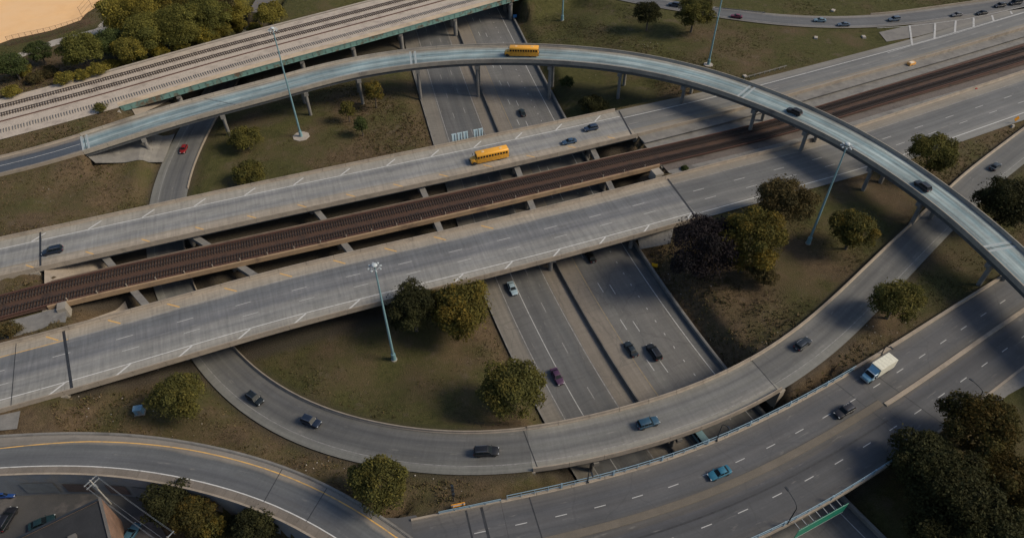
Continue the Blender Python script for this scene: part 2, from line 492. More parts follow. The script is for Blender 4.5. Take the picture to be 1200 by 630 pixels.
M['street'] = road_mat('street_asphalt', [(-9, (0.090, 0.085, 0.079)), (-8, (0.077, 0.074, 0.072)), (-6.6, (0.047, 0.049, 0.054)), (-4.0, (0.054, 0.056, 0.061)), (-2.4, (0.036, 0.038, 0.044)), (-1.2, (0.050, 0.051, 0.057)), (-.9, (0.063, 0.059, 0.056)), (.9, (0.072, 0.068, 0.063)), (2.4, (0.059, 0.061, 0.066)), (4.0, (0.072, 0.072, 0.075)), (6.0, (0.059, 0.061, 0.067)), (7.5, (0.074, 0.072, 0.072)), (9, (0.108, 0.099, 0.090))], 18, long_=.22, tine=.05, patch=.22, rough=.7, dark=(.07, .3))
M['exit'] = road_mat('exit_ramp_asphalt', [(-4.5, (.145, .135, .12)), (-2.6, (.08, .082, .088)), (0, (.095, .097, .10)), (2.2, (.078, .08, .086)), (3.4, (.14, .13, .12)), (4.5, (.16, .148, .13))], 9, long_=.2)
M['asphalt_fly'] = road_mat('approach_asphalt', [(-5, (.17, .15, .13)), (-3.2, (.16, .14, .12)), (-2.7, (.05, .062, .08)), (2.6, (.055, .066, .083)), (3.2, (.16, .14, .12)), (5, (.17, .15, .13))], 10, long_=.2)
M['conc'] = surf('cast_concrete', (.22, .20, .17), (.30, .265, .22), .6, (.13, .118, .105), .15, (.52, .72), bumps=.1)
M['conc_tan'] = surf('parapet_concrete', (.215, .18, .145), (.285, .24, .19), .5, (.15, .125, .10), .2, (.55, .75), bumps=.1)
M['conc_grey'] = surf('weathered_concrete', (.13, .125, .118), (.19, .18, .165), .5, (.09, .085, .08), .2, (.52, .72), bumps=.1)
M['conc_dark'] = surf('stained_concrete', (.085, .08, .075), (.125, .115, .105), .4, (.055, .052, .05), .12, (.5, .7), bumps=.1)
M['girder'] = surf('bridge_steel', (.05, .055, .06), (.08, .08, .08), .7, (.10, .06, .04), .3, (.6, .75), rough=.6)
M['teal'] = surf('teal_painted_steel', (.10, .185, .172), (.13, .235, .215), .8, (.105, .08, .055), .3, (.5, .62), rough=.55)
M['mast'] = surf('teal_mast_paint', (.17, .30, .34), (.21, .345, .385), 1.0, (.26, .36, .39), .3, (.6, .8), rough=.45, metallic=.3)
M['white'] = surf('white_road_paint', (.55, .55, .54), (.42, .42, .41), 1.5, (.24, .235, .23), .9, (.55, .75), rough=.7)
M['yellow'] = surf('yellow_road_paint', (.62, .36, .10), (.50, .29, .085), 1.5, (.25, .19, .11), .9, (.5, .75), rough=.7)
M['white2'] = surf('thin_road_paint', (.40, .40, .395), (.31, .31, .305), 1.5, (.19, .188, .185), .9, (.5, .72), rough=.75)
M['yellow2'] = surf('worn_yellow_paint', (.25, .195, .115), (.21, .168, .105), 1.5, (.155, .135, .10), .9, (.45, .7), rough=.75)
M['faint'] = surf('worn_road_paint', (.27, .265, .26), (.21, .205, .20), 2.0, (.14, .138, .135), 1.1, (.45, .65), rough=.75)
M['joint'] = surf('expansion_joint_seal', (.012, .013, .016), (.03, .032, .035), 1.0, rough=.6)
M['ballast'] = surf('pale_track_ballast', (.42, .36, .30), (.33, .285, .24), 2.5, (.26, .22, .185), .25, (.5, .7), bumps=.6, grain=.3)
M['gravel'] = surf('dark_track_gravel', (.12, .10, .088), (.085, .072, .064), 2.5, (.06, .05, .045), .3, (.5, .7), bumps=.5, grain=.3)
M['rust_bed'] = surf('rust_stained_track_bed', (.046, .022, .012), (.064, .031, .017), 1.2, (.024, .014, .010), .4, (.5, .7), bumps=.3, grain=.25)
M['tie_dark'] = surf('dark_timber', (.022, .015, .012), (.036, .024, .018), 1.5)
M['tie'] = surf('old_timber', (.055, .042, .034), (.09, .07, .055), 1.5)
M['tie_grey'] = surf('grey_timber', (.13, .12, .11), (.20, .185, .165), 1.5)
M['rail'] = surf('rail_steel', (.07, .048, .04), (.10, .075, .062), 1.0, rough=.45, metallic=.6)
M['rust'] = surf('rusty_steel', (.095, .042, .03), (.07, .033, .025), 1.0, rough=.8)
M['blue_rail'] = surf('blue_grey_railing_paint', (.20, .30, .37), (.26, .36, .42), 1.0, rough=.4, metallic=.2)
M['galv'] = surf('galvanised_steel', (.28, .30, .31), (.38, .40, .41), 1.0, rough=.4, metallic=.5)
M['dark_metal'] = surf('dark_painted_metal', (.02, .024, .03), (.035, .04, .045), 1.0, rough=.4, metallic=.3)
M['sand'] = surf('infield_sand', (.74, .46, .22), (.66, .40, .19), .25, (.70, .45, .235), .06, (.4, .6), bumps=.05, grain=.05)
M['path'] = surf('pale_path_concrete', (.36, .32, .28), (.29, .26, .225), .5, (.27, .24, .21), .2, (.5, .7))
M['lot'] = surf('old_lot_asphalt', (.045, .045, .047), (.066, .064, .063), .3, (.11, .10, .095), .09, (.52, .6), grain=.2)
M['roof'] = surf('tar_roof', (.010, .011, .013), (.019, .020, .023), .35, (.04, .039, .037), .25, (.58, .75), grain=.25)
M['leaf'] = tint_mat('foliage')
M['weed'] = tint_mat('dry_weeds', trans=.15)
M['bark'] = surf('bark', (.06, .048, .038), (.09, .072, .058), 3.0, bumps=.3)
M['glass'] = plain('dark_window_glass', (.008, .012, .015), .4); M['glass'].node_tree.nodes['Principled BSDF'].inputs['Specular IOR Level'].default_value = .12
M['tyre'] = plain('tyre_rubber', (.012, .012, .013), .8)
M['rim'] = plain('alloy_rim', (.33, .34, .35), .3, .8)
M['lamp'] = plain('headlamp_lens', (.42, .44, .46), .3, coat=.1)
M['tail'] = plain('tail_lamp_lens', (.28, .015, .012), .2, coat=.5)
M['trim'] = plain('black_trim', (.012, .012, .013), .5)
M['chrome'] = plain('bright_trim', (.5, .5, .5), .2, .9)

# ------------------------------------------------------------------ the ground: one sheet, cut and banked by the roads
CTRL = [  # px, py, height, dryness of the grass
    (-80, 20, 6, .6), (0, 10, 6, .5), (100, 10, 6, .6), (0, 62, 6, .6), (60, 80, 6.5, 1.0), (30, 95, 7.2, 1.0), (100, 75, 7, 1.0), (150, 62, 6.5, .5), (250, 10, 6.5, .3), (350, 0, 6.5, .3), (330, -40, 6.5, .3), (100, -60, 6, .4),
    (60, 155, 7, .9), (0, 170, 6.8, .95), (110, 135, 7.6, .9),
    (20, 240, 5.5, .8), (80, 230, 4, .78), (140, 210, 2.5, .7), (160, 240, 1.5, .7), (30, 268, 5.2, .85), (110, 202, 4.3, .8), (0, 215, 6, .9), (60, 205, 5.5, .9),
    (260, 170, .8, .35), (300, 200, .8, .35), (350, 165, .8, .45), (450, 130, .8, .7), (480, 100, .6, .8), (400, 105, .8, .65), (430, 180, .6, .85), (250, 210, .8, .3), (470, 150, .6, .9), (300, 140, .9, .4),
    (60, 325, 6.2, .9), (95, 318, 3.5, .9), (140, 312, .6, .9), (20, 375, 6.2, .9), (60, 380, 6.0, .9), (92, 398, 5.2, .9), (130, 380, 1.2, .9),
    (450, 290, .4, .8), (580, 230, .2, .8), (350, 300, .4, .8), (690, 190, .6, .8), (725, 180, 2.5, .9), (752, 172, 5.6, .9), (735, 208, 1.5, .9), (768, 200, 5.4, .9),
    (330, 420, .8, .3), (450, 430, 1.2, .35), (400, 470, 1.8, .45), (550, 480, 3, .55), (600, 440, 1, .7), (500, 490, 3.5, .5), (620, 490, 3, .7), (560, 400, .8, .7), (300, 415, .7, .5),
    (28, 492, 6.55, .95), (60, 480, 6.1, .95), (150, 480, 4.5, .9), (200, 480, 3.2, .5), (240, 500, 3.5, .7), (300, 515, 4.2, .7), (380, 545, 5, .8), (460, 570, 6, .8), (560, 580, 6.3, .85), (100, 458, 5.4, .95), (170, 447, 3, .9), (210, 440, 1.5, .6), (605, 567, 6.1, .8),
    (30, 600, .5, .6), (100, 562, .5, .6), (200, 590, .5, .6), (300, 612, .5, .6), (420, 660, .8, .6), (150, 700, .5, .6), (0, 700, .5, .6), (-80, 600, .5, .6), (520, 720, 1, .6),
    (770, 310, 1.5, .9), (800, 360, 2, .85), (850, 420, 4.5, .85), (860, 350, 4, .85), (900, 300, 5.2, .75), (850, 260, 5.5, .8), (820, 243, 6, .8), (980, 250, 6, .55), (950, 350, 5.8, .65), (790, 272, 2.5, .9), (905, 370, 5.4, .8),
    (640, 40, 1.5, .3), (680, 60, 3, .35), (720, 30, 5, .4), (700, 110, 2.5, .15), (680, 130, 1, .2), (760, 60, 5.5, .45), (800, 90, 6.3, .5), (850, 60, 6.3, .45), (950, 50, 6.4, .35), (1000, 5, 6.5, .2), (900, 5, 6.5, .2), (760, 15, 6.4, .35), (740, 105, 4, .2),
    (620, 5, 1.2, .3), (640, -20, 2, .3), (700, -30, 5, .3), (1300, -20, 6.5, .3), (1300, 150, 6.2, .5), (420, -20, 5, .3), (470, 0, 1.5, .5),
    (1130, 180, 6.2, .75), (1180, 160, 6, .8), (1150, 285, 6, .5), (1180, 240, 6, .6), (1060, 310, 6.2, .5), (1000, 400, 6.3, .8), (1100, 340, 6.4, .4), (1300, 300, 6.3, .5),
    (1080, 580, 2, .4), (1150, 560, 4, .4), (1180, 500, 6, .5), (1040, 600, 1.2, .4), (1100, 620, 2.5, .4), (1200, 600, 5, .4), (950, 700, 1, .4), (1010, 590, .8, .4), (1300, 550, 6, .4), (1130, 480, 6, .5), (1080, 520, 4.5, .4),
    (640, 563, 5.2, .8), (665, 560, 2.5, .8), (920, 466, 3, .8), (955, 440, 5.8, .85), (892, 482, .6, .8), (985, 422, 6.2, .85),
]
CW = np.array([at(a, b, c) for a, b, c, _ in CTRL]); CDRY = np.array([d for *_, d in CTRL])


def idw(xy, val, p=3.2):
    out = np.zeros(len(xy))
    for i in range(0, len(xy), 20000):
        q = xy[i:i + 20000]
        d2 = ((q[:, None, :] - CW[None, :, :2]) ** 2).sum(2) + 4.0
        w = d2 ** (-p / 2)
        out[i:i + 20000] = (w * val).sum(1) / w.sum(1)
    return out


gx = np.r_[-9000, -4000, -1800, -900, -500, -350, -280, -240, np.arange(-215, 216, 1.0), 240, 280, 350, 500, 900, 1800, 4000, 9000]
gy = np.r_[-9000, -4000, -1500, -600, -200, -60, 0, 20, 32, np.arange(40, 286, 1.0), 300, 320, 360, 450, 700, 1200, 2500, 5000, 9000]
GX, GY = np.meshgrid(gx, gy)
GP = np.c_[GX.ravel(), GY.ravel()]
GZ = idw(GP, CW[:, 2]); GDRY = idw(GP, CDRY)


def near_road(r, reach, P=GP):
    """for points close to a road: index, s, signed offset, road height, width."""
    box = np.where((P[:, 0] > r.C[:, 0].min() - reach) & (P[:, 0] < r.C[:, 0].max() + reach) & (P[:, 1] > r.C[:, 1].min() - reach) & (P[:, 1] < r.C[:, 1].max() + reach))[0]
    C = r.C[::2]; best = np.full(len(box), 1e9); bi = np.zeros(len(box), int)
    for i in range(0, len(box), 20000):
        q = P[box[i:i + 20000]]
        d2 = ((q[:, None, :] - C[None]) ** 2).sum(2)
        bi[i:i + 20000] = d2.argmin(1); best[i:i + 20000] = np.sqrt(d2.min(1))
    k = best < reach
    box, bi = box[k], bi[k] * 2
    d = P[box] - r.C[bi]
    off = (d * r.N[bi]).sum(1); along = (d * r.T[bi]).sum(1)
    s = r.s[bi] + along
    good = (s > -2) & (s < r.len + 2)
    return box[good], s[good], off[good], np.interp(s[good], r.s, r.z), np.interp(s[good], r.s, r.w)


def S(road, px, py, dz=0.0):
    return ROADS[road].locate(px, py, dz)[0]


STREET0 = S('street', 482, 611, .2)
SPAN = {  # which stretches are bridges (s from, s to)
    'north': (69.0, 221.5), 'south': (72.8, 214.0), 'rail': (70.0, 219.5), 'fly': (81.0, 1e9), 'loop': (259.0, 308.0),
    'street': (77.0, 152.0), 'bank': (109.0, 250.0)}
GROUND_MARGIN = {'bank': (1.5, 7), 'north': (1.0, 5), 'south': (1.0, 5), 'exit': (1.0, 6), 'street': (1.0, 5), 'fly': (1.2, 6), 'ramp': (.4, .5), 'rail': (5.2, 1.0), 'loop': (.8, 4), 'low': (.6, 5)}
USED = np.zeros(len(GP), bool)      # covered by pavement
for key in ('bank', 'exit', 'north', 'south', 'rail', 'fly', 'street', 'ramp', 'loop', 'low'):
    r = ROADS[key]; mg, bl = GROUND_MARGIN[key]
    idx, s, off, z, w = near_road(r, r.w.max() / 2 + mg + bl)
    a, b = SPAN.get(key, (1e9, 1e9))
    on = ~((s > a) & (s < b))
    d = np.abs(off) - w / 2 - mg
    drop = .75 if key == 'rail' else .25
    if key == 'rail':
        on &= ~(USED[idx] & (np.abs(off) > w / 2))
    if key == 'street':
        on &= s > STREET0
    if key == 'ramp':               # walled on its near side
        on &= off > -w / 2 + .5
    t = np.clip(1 - d / bl, 0, 1); t = t * t * (3 - 2 * t)
    GZ[idx[on]] = GZ[idx[on]] * (1 - t[on]) + (z[on] - drop) * t[on]
    USED[idx[on & (d < -mg + .3)]] = True
for key, (a, b) in SPAN.items():
    r = ROADS[key]
    idx, s, off, z, w = near_road(r, r.w.max() / 2 + 2)
    k = (s > a + .5) & (s < b - .5)
    GZ[idx[k]] = np.minimum(GZ[idx[k]], z[k] - 2.0)


def inside(P, poly):
    x, y = P[:, 0], P[:, 1]; r = np.zeros(len(P), bool); n = len(poly)
    for i in range(n):
        x1, y1 = poly[i][:2]; x2, y2 = poly[(i + 1) % n][:2]
        c = ((y1 > y) != (y2 > y)) & (x < (x2 - x1) * (y - y1) / (y2 - y1 + 1e-12) + x1)
        r ^= c
    return r


PADS = {}


def pad(name, pts, z, mat, grow=1.5):
    """level paved or sanded area; the ground is levelled under it."""
    poly = np.array([at(a, b, z)[:2] for a, b in pts])
    c = poly.mean(0); big = c + (poly - c) * (1 + grow / np.linalg.norm(poly - c, axis=1).mean())
    k = inside(GP, big); GZ[k] = z - .15; USED[k] = True
    PADS[name] = poly
    m = MB().add([(p[0], p[1], z) for p in poly], [tuple(range(len(poly)))])
    return structure(m.build(name, mat))


sand = pad('sand_infield', [(-90, -30), (-60, 40), (0, 51), (14, 46), (60, 36), (94, 24), (101, 16), (128, -2), (150, -40)], 6.0, M['sand'])
lot = pad('parking_lot', [(-120, 566), (-40, 561), (40, 556), (108, 557), (150, 570), (178, 600), (215, 660), (215, 760), (-160, 760)], .5, M['lot'])
path = pad('footpath', [(-60, 84), (-20, 75), (30, 60), (62, 47), (82, 42), (112, 34), (121, 24), (129, 30), (118, 40), (70, 52), (28, 66), (-20, 82), (-60, 92)], 6.1, M['path'], 1)
nose = pad('gore_pavement', [(1030, 38), (1039, 49), (1075, 43), (1210, 6), (1300, -22), (1300, -36), (1160, 12), (1100, 22)], 6.64, surf('gore_concrete', (.135, .128, .12), (.165, .155, .142), .5, (.105, .10, .097), .15, (.5, .7)))
apron = pad('pavement_apron', [(1143, 466), (1198, 421), (1260, 380), (1300, 420), (1240, 430), (1182, 462), (1160, 480)], 6.55, M['conc_grey'])
small_road = pad('back_street', [(291, 14), (303, -6), (330, -30), (350, -30), (322, 2), (309, 16)], 6.45, M['lot'])
wedge = pad('street_wedge', [(450, 606), (466, 606.5), (487, 603), (520, 640), (580, 720), (520, 700), (484, 634), (462, 614)], 6.685, surf('wedge_asphalt', (.068, .069, .073), (.08, .08, .083), .4, (.055, .056, .06), .1, (.5, .7)), .6)
gap_pad = pad('gore_slab', [(-60, 498), (0, 486), (24, 481), (20, 502), (-60, 510)], 6.58, M['conc_grey'], .6)
for nm in list(bpy.data.objects):
    pass
GZG = GZ.reshape(GX.shape)


def hz(x, y):
    i = int(np.clip(np.searchsorted(gx, x) - 1, 0, len(gx) - 2)); j = int(np.clip(np.searchsorted(gy, y) - 1, 0, len(gy) - 2))
    tx = (x - gx[i]) / (gx[i + 1] - gx[i]); ty = (y - gy[j]) / (gy[j + 1] - gy[j])
    return float((GZG[j, i] * (1 - tx) + GZG[j, i + 1] * tx) * (1 - ty) + (GZG[j + 1, i] * (1 - tx) + GZG[j + 1, i + 1] * tx) * ty)


def on_ground(px, py, above=0.0):
    """where the ground, plus some height, shows at a pixel."""
    z = 3.0
    for _ in range(25):
        p = at(px, py, z + above)
        z = .5 * z + .5 * hz(p[0], p[1])
    p = at(px, py, z + above)
    return np.array([p[0], p[1], hz(p[0], p[1])])


def ground_mat():
    m, nt, b = newmat('rough_grass')
    tc = N(nt, 'ShaderNodeTexCoord').outputs['Object']
    a = N(nt, 'ShaderNodeAttribute'); a.attribute_name = 'tint'
    sp = N(nt, 'ShaderNodeSeparateColor'); nt.links.new(a.outputs['Color'], sp.inputs[0])
    n1 = noise(nt, tc, .07, 6, .6); n2 = noise(nt, tc, .8, 5, .7); n3 = noise(nt, tc, 3.5, 4, .75)
    green = mixc(nt, maprange(nt, n2, .3, .7, 0, 1), (0.0454, 0.0470, 0.0168), (0.0823, 0.0773, 0.0302))
    dry = mixc(nt, maprange(nt, n2, .3, .7, 0, 1), (0.1260, 0.0907, 0.0538), (0.0714, 0.0512, 0.0319))
    f = math_(nt, 'ADD', sp.outputs[0], maprange(nt, n1, .28, .72, -.7, .6))
    f = math_(nt, 'ADD', f, maprange(nt, n3, .2, .8, -.28, .28))
    col = mixc(nt, maprange(nt, f, .25, .95, 0, 1), green, dry)
    soil = noise(nt, tc, .22, 5, .7)
    col = mixc(nt, maprange(nt, soil, .56, .70, 0, .7), col, (.11, .086, .06))
    col = scalec(nt, col, maprange(nt, n3, .2, .8, .72, 1.28))
    # bare earth under the bridges and beside the roads, darkened to carry the deck shade
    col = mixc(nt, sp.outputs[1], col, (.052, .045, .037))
    nt.links.new(col, b.inputs['Base Color']); b.inputs['Roughness'].default_value = .95
    b.inputs['Specular IOR Level'].default_value = .1
    bump(nt, b, n3, .9, .35)
    return m


# bare ground under the decks, where nothing grows
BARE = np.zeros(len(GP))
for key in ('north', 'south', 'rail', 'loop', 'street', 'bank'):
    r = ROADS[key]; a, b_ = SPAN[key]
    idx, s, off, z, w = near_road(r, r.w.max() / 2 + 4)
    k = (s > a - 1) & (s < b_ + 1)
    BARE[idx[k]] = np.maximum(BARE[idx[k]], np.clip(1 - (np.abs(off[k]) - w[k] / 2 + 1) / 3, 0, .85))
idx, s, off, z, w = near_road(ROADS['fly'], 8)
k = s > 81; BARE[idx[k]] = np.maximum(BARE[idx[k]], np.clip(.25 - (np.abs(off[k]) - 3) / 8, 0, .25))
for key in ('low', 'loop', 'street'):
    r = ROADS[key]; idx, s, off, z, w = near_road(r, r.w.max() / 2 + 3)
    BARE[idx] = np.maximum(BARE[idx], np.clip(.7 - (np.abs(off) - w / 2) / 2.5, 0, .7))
ny, nx = GX.shape
I = np.arange(ny * nx).reshape(ny, nx)
F = np.stack([I[:-1, :-1], I[:-1, 1:], I[1:, 1:], I[1:, :-1]], -1).reshape(-1, 4)
ground = npmesh('ground', np.c_[GP, GZ], F, ground_mat(), None, np.c_[GDRY, BARE, GZ * 0])
ground.data.shade_smooth(); structure(ground)


# ------------------------------------------------------------------ building along a road
def offs(w, o):
    return o[0] * w / 2 + o[1] if isinstance(o, tuple) else np.full_like(w, o)


def sgrid(s0, s1, step=3.0):
    return np.linspace(s0, s1, max(2, int(abs(s1 - s0) / step) + 1))


def ribbon(key, o0, o1, dz, s0, s1, name, mat, parent=None, step=3.0, ncross=1):
    r = ROADS[key]; s = sgrid(s0, s1, step); C, z, w, Nn = r.interp(s)
    a, b = offs(w, o0), offs(w, o1); m = MB(); V = []; U = []
    for k in range(ncross + 1):
        o = a + (b - a) * k / ncross
        V.append(np.c_[C + Nn * o[:, None], z + dz]); U.append(np.c_[s, o])
    n = len(s); F = []
    for k in range(ncross):
        F += [(k * n + i, k * n + i + 1, (k + 1) * n + i + 1, (k + 1) * n + i) for i in range(n - 1)]
    m.add(np.concatenate(V), F, [tuple(x) for x in np.concatenate(U)])
    o = m.build(name, mat, parent)
    me = o.data
    if me.polygons[0].normal.z < 0:
        me.flip_normals()
    return o


def extrude(key, prof, s0, s1, name, mat, parent=None, step=3.0, smooth=None):
    """a closed profile [(offset, dz)] drawn along the road."""
    r = ROADS[key]; s = sgrid(s0, s1, step); C, z, w, Nn = r.interp(s)
    cols = [np.c_[C + Nn * offs(w, o)[:, None], z + dz] for o, dz in prof]
    rings = [[c[i] for c in cols] for i in range(len(s))]
    return MB().loft(rings).build(name, mat, parent, smooth)


def slab_prof(o0, o1, d0, d1):
    return [(o0, d0), (o1, d0), (o1, d1), (o0, d1)]


def parapet_prof(side, h=.85, base=.42, top=.22, down=0.0, out=.01):
    k = side
    return [((k, k * out), -down), ((k, k * out), h), ((k, -k * top), h), ((k, -k * (top + .05)), h * .45), ((k, -k * base), .12), ((k, -k * base), -down if down < .01 else .004), ((k, -k * base), .002 if down > .01 else -down)][:6] if down < .01 else \
           [((k, k * out), -down), ((k, k * out), h), ((k, -k * top), h), ((k, -k * (top + .05)), h * .45), ((k, -k * base), .12), ((k, -k * base), -.02)]


_quad_cache = {}


def dashes(key, o, s_list, length, width, mat, parent, name='lane_dash', dz=.014, skew=0.0):
    """painted marks, one object each, laid on the road along its direction."""
    r = ROADS[key]
    out = []
    for s in s_list:
        if s < 1 or s > r.len - 1:
            continue
        kk = (round(length, 2), round(width, 2), mat.name, name)
        if kk not in _quad_cache:
            h, q = length / 2, width / 2
            _quad_cache[kk] = MB().add([(-h, -q, 0), (h, -q, 0), (h, q, 0), (-h, q, 0)], [(0, 1, 2, 3)]).mesh(name)
            _quad_cache[kk].materials.append(mat)
        oo = o(s) if callable(o) else o
        p = r.pt(s, oo, dz)
        ob = bpy.data.objects.new(name, _quad_cache[kk]); COL.objects.link(ob)
        ob.parent = parent
        w0 = Vector(parent['_world']) if parent.get('_world') else Vector((0, 0, 0))
        ob.location = Vector(p) - w0; ob.rotation_euler = (0, 0, r.heading(s) + skew)
        out.append(ob)
    return out


def line(key, o, s0, s1, width, mat, parent, name='edge_line', dz=.012):
    if isinstance(o, tuple):
        a, b = (o[0], o[1] - width / 2), (o[0], o[1] + width / 2)
    else:
        a, b = o - width / 2, o + width / 2
    return ribbon(key, a, b, dz, s0, s1, name, mat, parent, 3.0)


def cross_joint(key, s, o0, o1, width, mat, parent, name='expansion_joint', dz=.02, skew=0.0):
    """a seal across the deck; skew = metres the right end runs ahead of the left."""
    r = ROADS[key]; C, z, w, Nn = r.interp(s)
    a = r.pt(s - skew / 2, o1, dz); b = r.pt(s + skew / 2, o0, dz)
    d = (b - a)[:2]; d = d / np.linalg.norm(d); n = np.array([-d[1], d[0]]) * width / 2
    V = [(a[0] + n[0], a[1] + n[1], a[2]), (b[0] + n[0], b[1] + n[1], b[2]), (b[0] - n[0], b[1] - n[1], b[2]), (a[0] - n[0], a[1] - n[1], a[2])]
    o = MB().add(V, [(0, 1, 2, 3)]).build(name, mat, parent)
    if o.data.polygons[0].normal.z < 0:
        o.data.flip_normals()
    return o


def bridge_root(name, label, key, s, cat='bridge', group=None):
    p = ROADS[key].pt(s, 0.0)
    return thing(name, label, cat, (p[0], p[1], hz(p[0], p[1])), 0, group, world=True)


def deck(root, key, s0, s1, top_mat, depth=1.35, ngird=5, side_mat=None, slab=.32, parapet_h=(.85, .85), gird_mat=None, fascia=None):
    W = ROADS[key].interp((s0 + s1) / 2)[2]
    ribbon(key, (-1, .05), (1, -.05), 0, s0, s1, 'roadway', top_mat, root)
    extrude(key, slab_prof((-1, 0), (1, 0), -.01, -slab), s0 + .02, s1 - .02, 'deck_slab', side_mat or M['conc_tan'], root)
    for i in range(ngird):
        o = (-.86 + 1.72 * i / (ngird - 1))
        extrude(key, slab_prof((o, -.28), (o, .28), -slab + .01, -depth), s0 + .2, s1 - .2, 'girder', gird_mat or M['girder'], root, 6)
    for k, h in ((1, parapet_h[0]), (-1, parapet_h[1])):
        if h:
            n = max(1, round((s1 - s0) / 6.1)); e = np.linspace(s0, s1, n + 1)
            for a_, b_ in zip(e[:-1], e[1:]):
                extrude(key, parapet_prof(k, h, down=slab + .15), a_ + .035, b_ - .035, 'parapet_panel', side_mat or M['conc_tan'], root)


# ---- sunken expressway
low = ribbon('low', (-1, 0), (1, 0), 0, 1, ROADS['low'].len - 1, 'sunken_expressway', M['low'], None, 3, 6); structure(low)
Ls0, Ls1 = 2, ROADS['low'].len - 2
for o, mt in ((17.3, 'white2'), (3.7, 'yellow2'), (-4.9, 'faint'), (-15.9, 'faint')):
    line('low', o, Ls0, Ls1, .2, M[mt], low)
line('low', -12.2, 200, Ls1, .17, M['white2'], low)
for o, ph in ((6.3, 217.5), (9.0 - .3, 219)):
    dashes('low', o, np.arange(ph - 12.2 * 17, Ls1, 12.2), 3.2, .18, M['white2'], low)
dashes('low', 13.4, np.arange(10, Ls1, 4.1), .6, .2, M['white2'], low, 'lane_dash')
for o, ph in ((-8.4, 219), (-12.2, 221)):
    dashes('low', o, np.arange(ph - 12.2 * 17, 200 if o < -10 else Ls1, 12.2), 3.2, .18, M['faint'], low)
b = extrude('low', [(-1.2, -.05), (-1.2, .3), (-.98, .85), (-.72, .85), (-.5, .3), (-.5, -.05)], 1, ROADS['low'].len - 1, 'median_barrier', M['conc_dark'])
tag(b, 'long dark concrete median barrier splitting the sunken expressway', 'barrier')
b = extrude('low', [((1, -.05), -.05), ((1, -.05), .85), ((1, .2), .95), ((1, .5), .95), ((1, .5), -.3)], 1, ROADS['low'].len - 1, 'edge_barrier', M['conc_grey'])
tag(b, 'grey concrete barrier along the right edge of the sunken expressway', 'barrier')
b = extrude('low', [((-1, -.05), -.3), ((-1, -.05), .16), ((-1, -.35), .16), ((-1, -.35), -.3)], 1, ROADS['low'].len - 1, 'kerb', M['conc_grey'])
tag(b, 'low concrete kerb along the left edge of the sunken expressway', 'kerb')

# ---- northern carriageway: viaduct and the road on the ground either side
NA, NB = SPAN['north']; NE = ROADS['north'].len - 1
nb = bridge_root('highway_bridge', 'long concrete viaduct deck carrying the yellow bus beside the brown rail line', 'north', 145)
deck(nb, 'north', NA, NB, M['north'])
per = 12.22
for o0, o1, tgt in ((NA, NB, nb),):
    line('north', 3.75, o0, o1, .2, M['white'], tgt); line('north', -3.85, o0, o1, .15, M['yellow2'], tgt)
    dashes('north', -.1, np.arange(76.9, o1 - 1, per), 3.2, .19, M['faint'], tgt)
    dashes('north', 5.1, np.arange(80.6, o1 - 1, per), 3.6, .32, M['white'], tgt, 'shoulder_stripe', skew=math.radians(38))
    dashes('north', -5.5, np.arange(80.3, o1 - 1, per), 3.0, .28, M['yellow'], tgt, 'shoulder_stripe', skew=math.radians(-42))
for s in (NA + .1, NB - .1):
    cross_joint('north', s, (-1, .45), (1, -.45), .45, M['joint'], nb, skew=-2.5 if s > 100 else 1.5)
nl = structure(ribbon('north', (-1, 0), (1, 0), 0, 1, NA - .03, 'west_north_road', M['north']))
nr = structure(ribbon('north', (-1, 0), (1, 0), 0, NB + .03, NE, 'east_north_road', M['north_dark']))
for s0, s1, tgt in ((1, NA, nl), (NB, NE, nr)):
    line('north', 3.75 if tgt is nl else 2.7, s0 + .1, s1 - .1, .2, M['white'], tgt); line('north', -3.85, s0 + .1, s1 - .1, .2, M['yellow2'], tgt)
    dashes('north', -.1 if tgt is nl else -.9, np.arange(76.9 - per * 6, s1, per)[np.arange(76.9 - per * 6, s1, per) > s0 + 2], 3.2, .19, M['faint'], tgt)
dashes('north', 5.1, [68.2 - per * k for k in range(0, 4)][::-1], 3.6, .32, M['white'], nl, 'shoulder_stripe', skew=math.radians(38))
dashes('north', -5.5, [67.7 - per * k for k in range(0, 4)][::-1], 3.0, .28, M['yellow'], nl, 'shoulder_stripe', skew=math.radians(-42))
for k, s0, s1, lb in ((1, 1, NA - .05, 'tan concrete parapet of the upper carriageway at the left edge, above dry brush'), (-1, NB + .05, NE, 'tan concrete barrier between the right part of the upper carriageway and the rail line'), (-1, 1, NA - .05, 'short tan parapet of the upper carriageway beside the rail line at the left edge')):
    tag(extrude('north', parapet_prof(k, .85, down=1.2), s0, s1, 'parapet_wall', M['conc_tan']), lb, 'barrier')

# ---- southern carriageway
SA, SB = SPAN['south']; SE = ROADS['south'].len - 1
sb = bridge_root('highway_bridge', 'wide concrete viaduct deck below the rail line, crossing the sunken expressway', 'south', 140)
deck(sb, 'south', SA, SB, M['south'], ngird=6)
line('south', -5.9, SA, SB, .2, M['white'], sb); line('south', 5.75, SA, SB, .16, M['faint'], sb)
for o, ph in ((1.8, 83.6), (-1.95, 84.7)):
    dashes('south', o, np.arange(ph, SB - 1, 11.9), 3.3, .17, M['white2'], sb)
dashes('south', 7.2, np.arange(81.6, 175, 11.85), 3.2, .28, M['yellow'], sb, 'shoulder_stripe', skew=math.radians(-40))
dashes('south', -7.1, np.arange(83.2, SB, 11.66), 3.6, .32, M['white'], sb, 'shoulder_stripe', skew=math.radians(36))
cross_joint('south', SA + .1, (-1, .45), (1, -.45), .55, M['joint'], sb, skew=2.5); cross_joint('south', SB - .1, (-1, .45), (1, -.45), .5, M['joint'], sb, skew=-1.5)
sl = structure(ribbon('south', (-1, 0), (1, 0), 0, 1, SA - .03, 'west_south_road', M['south']))
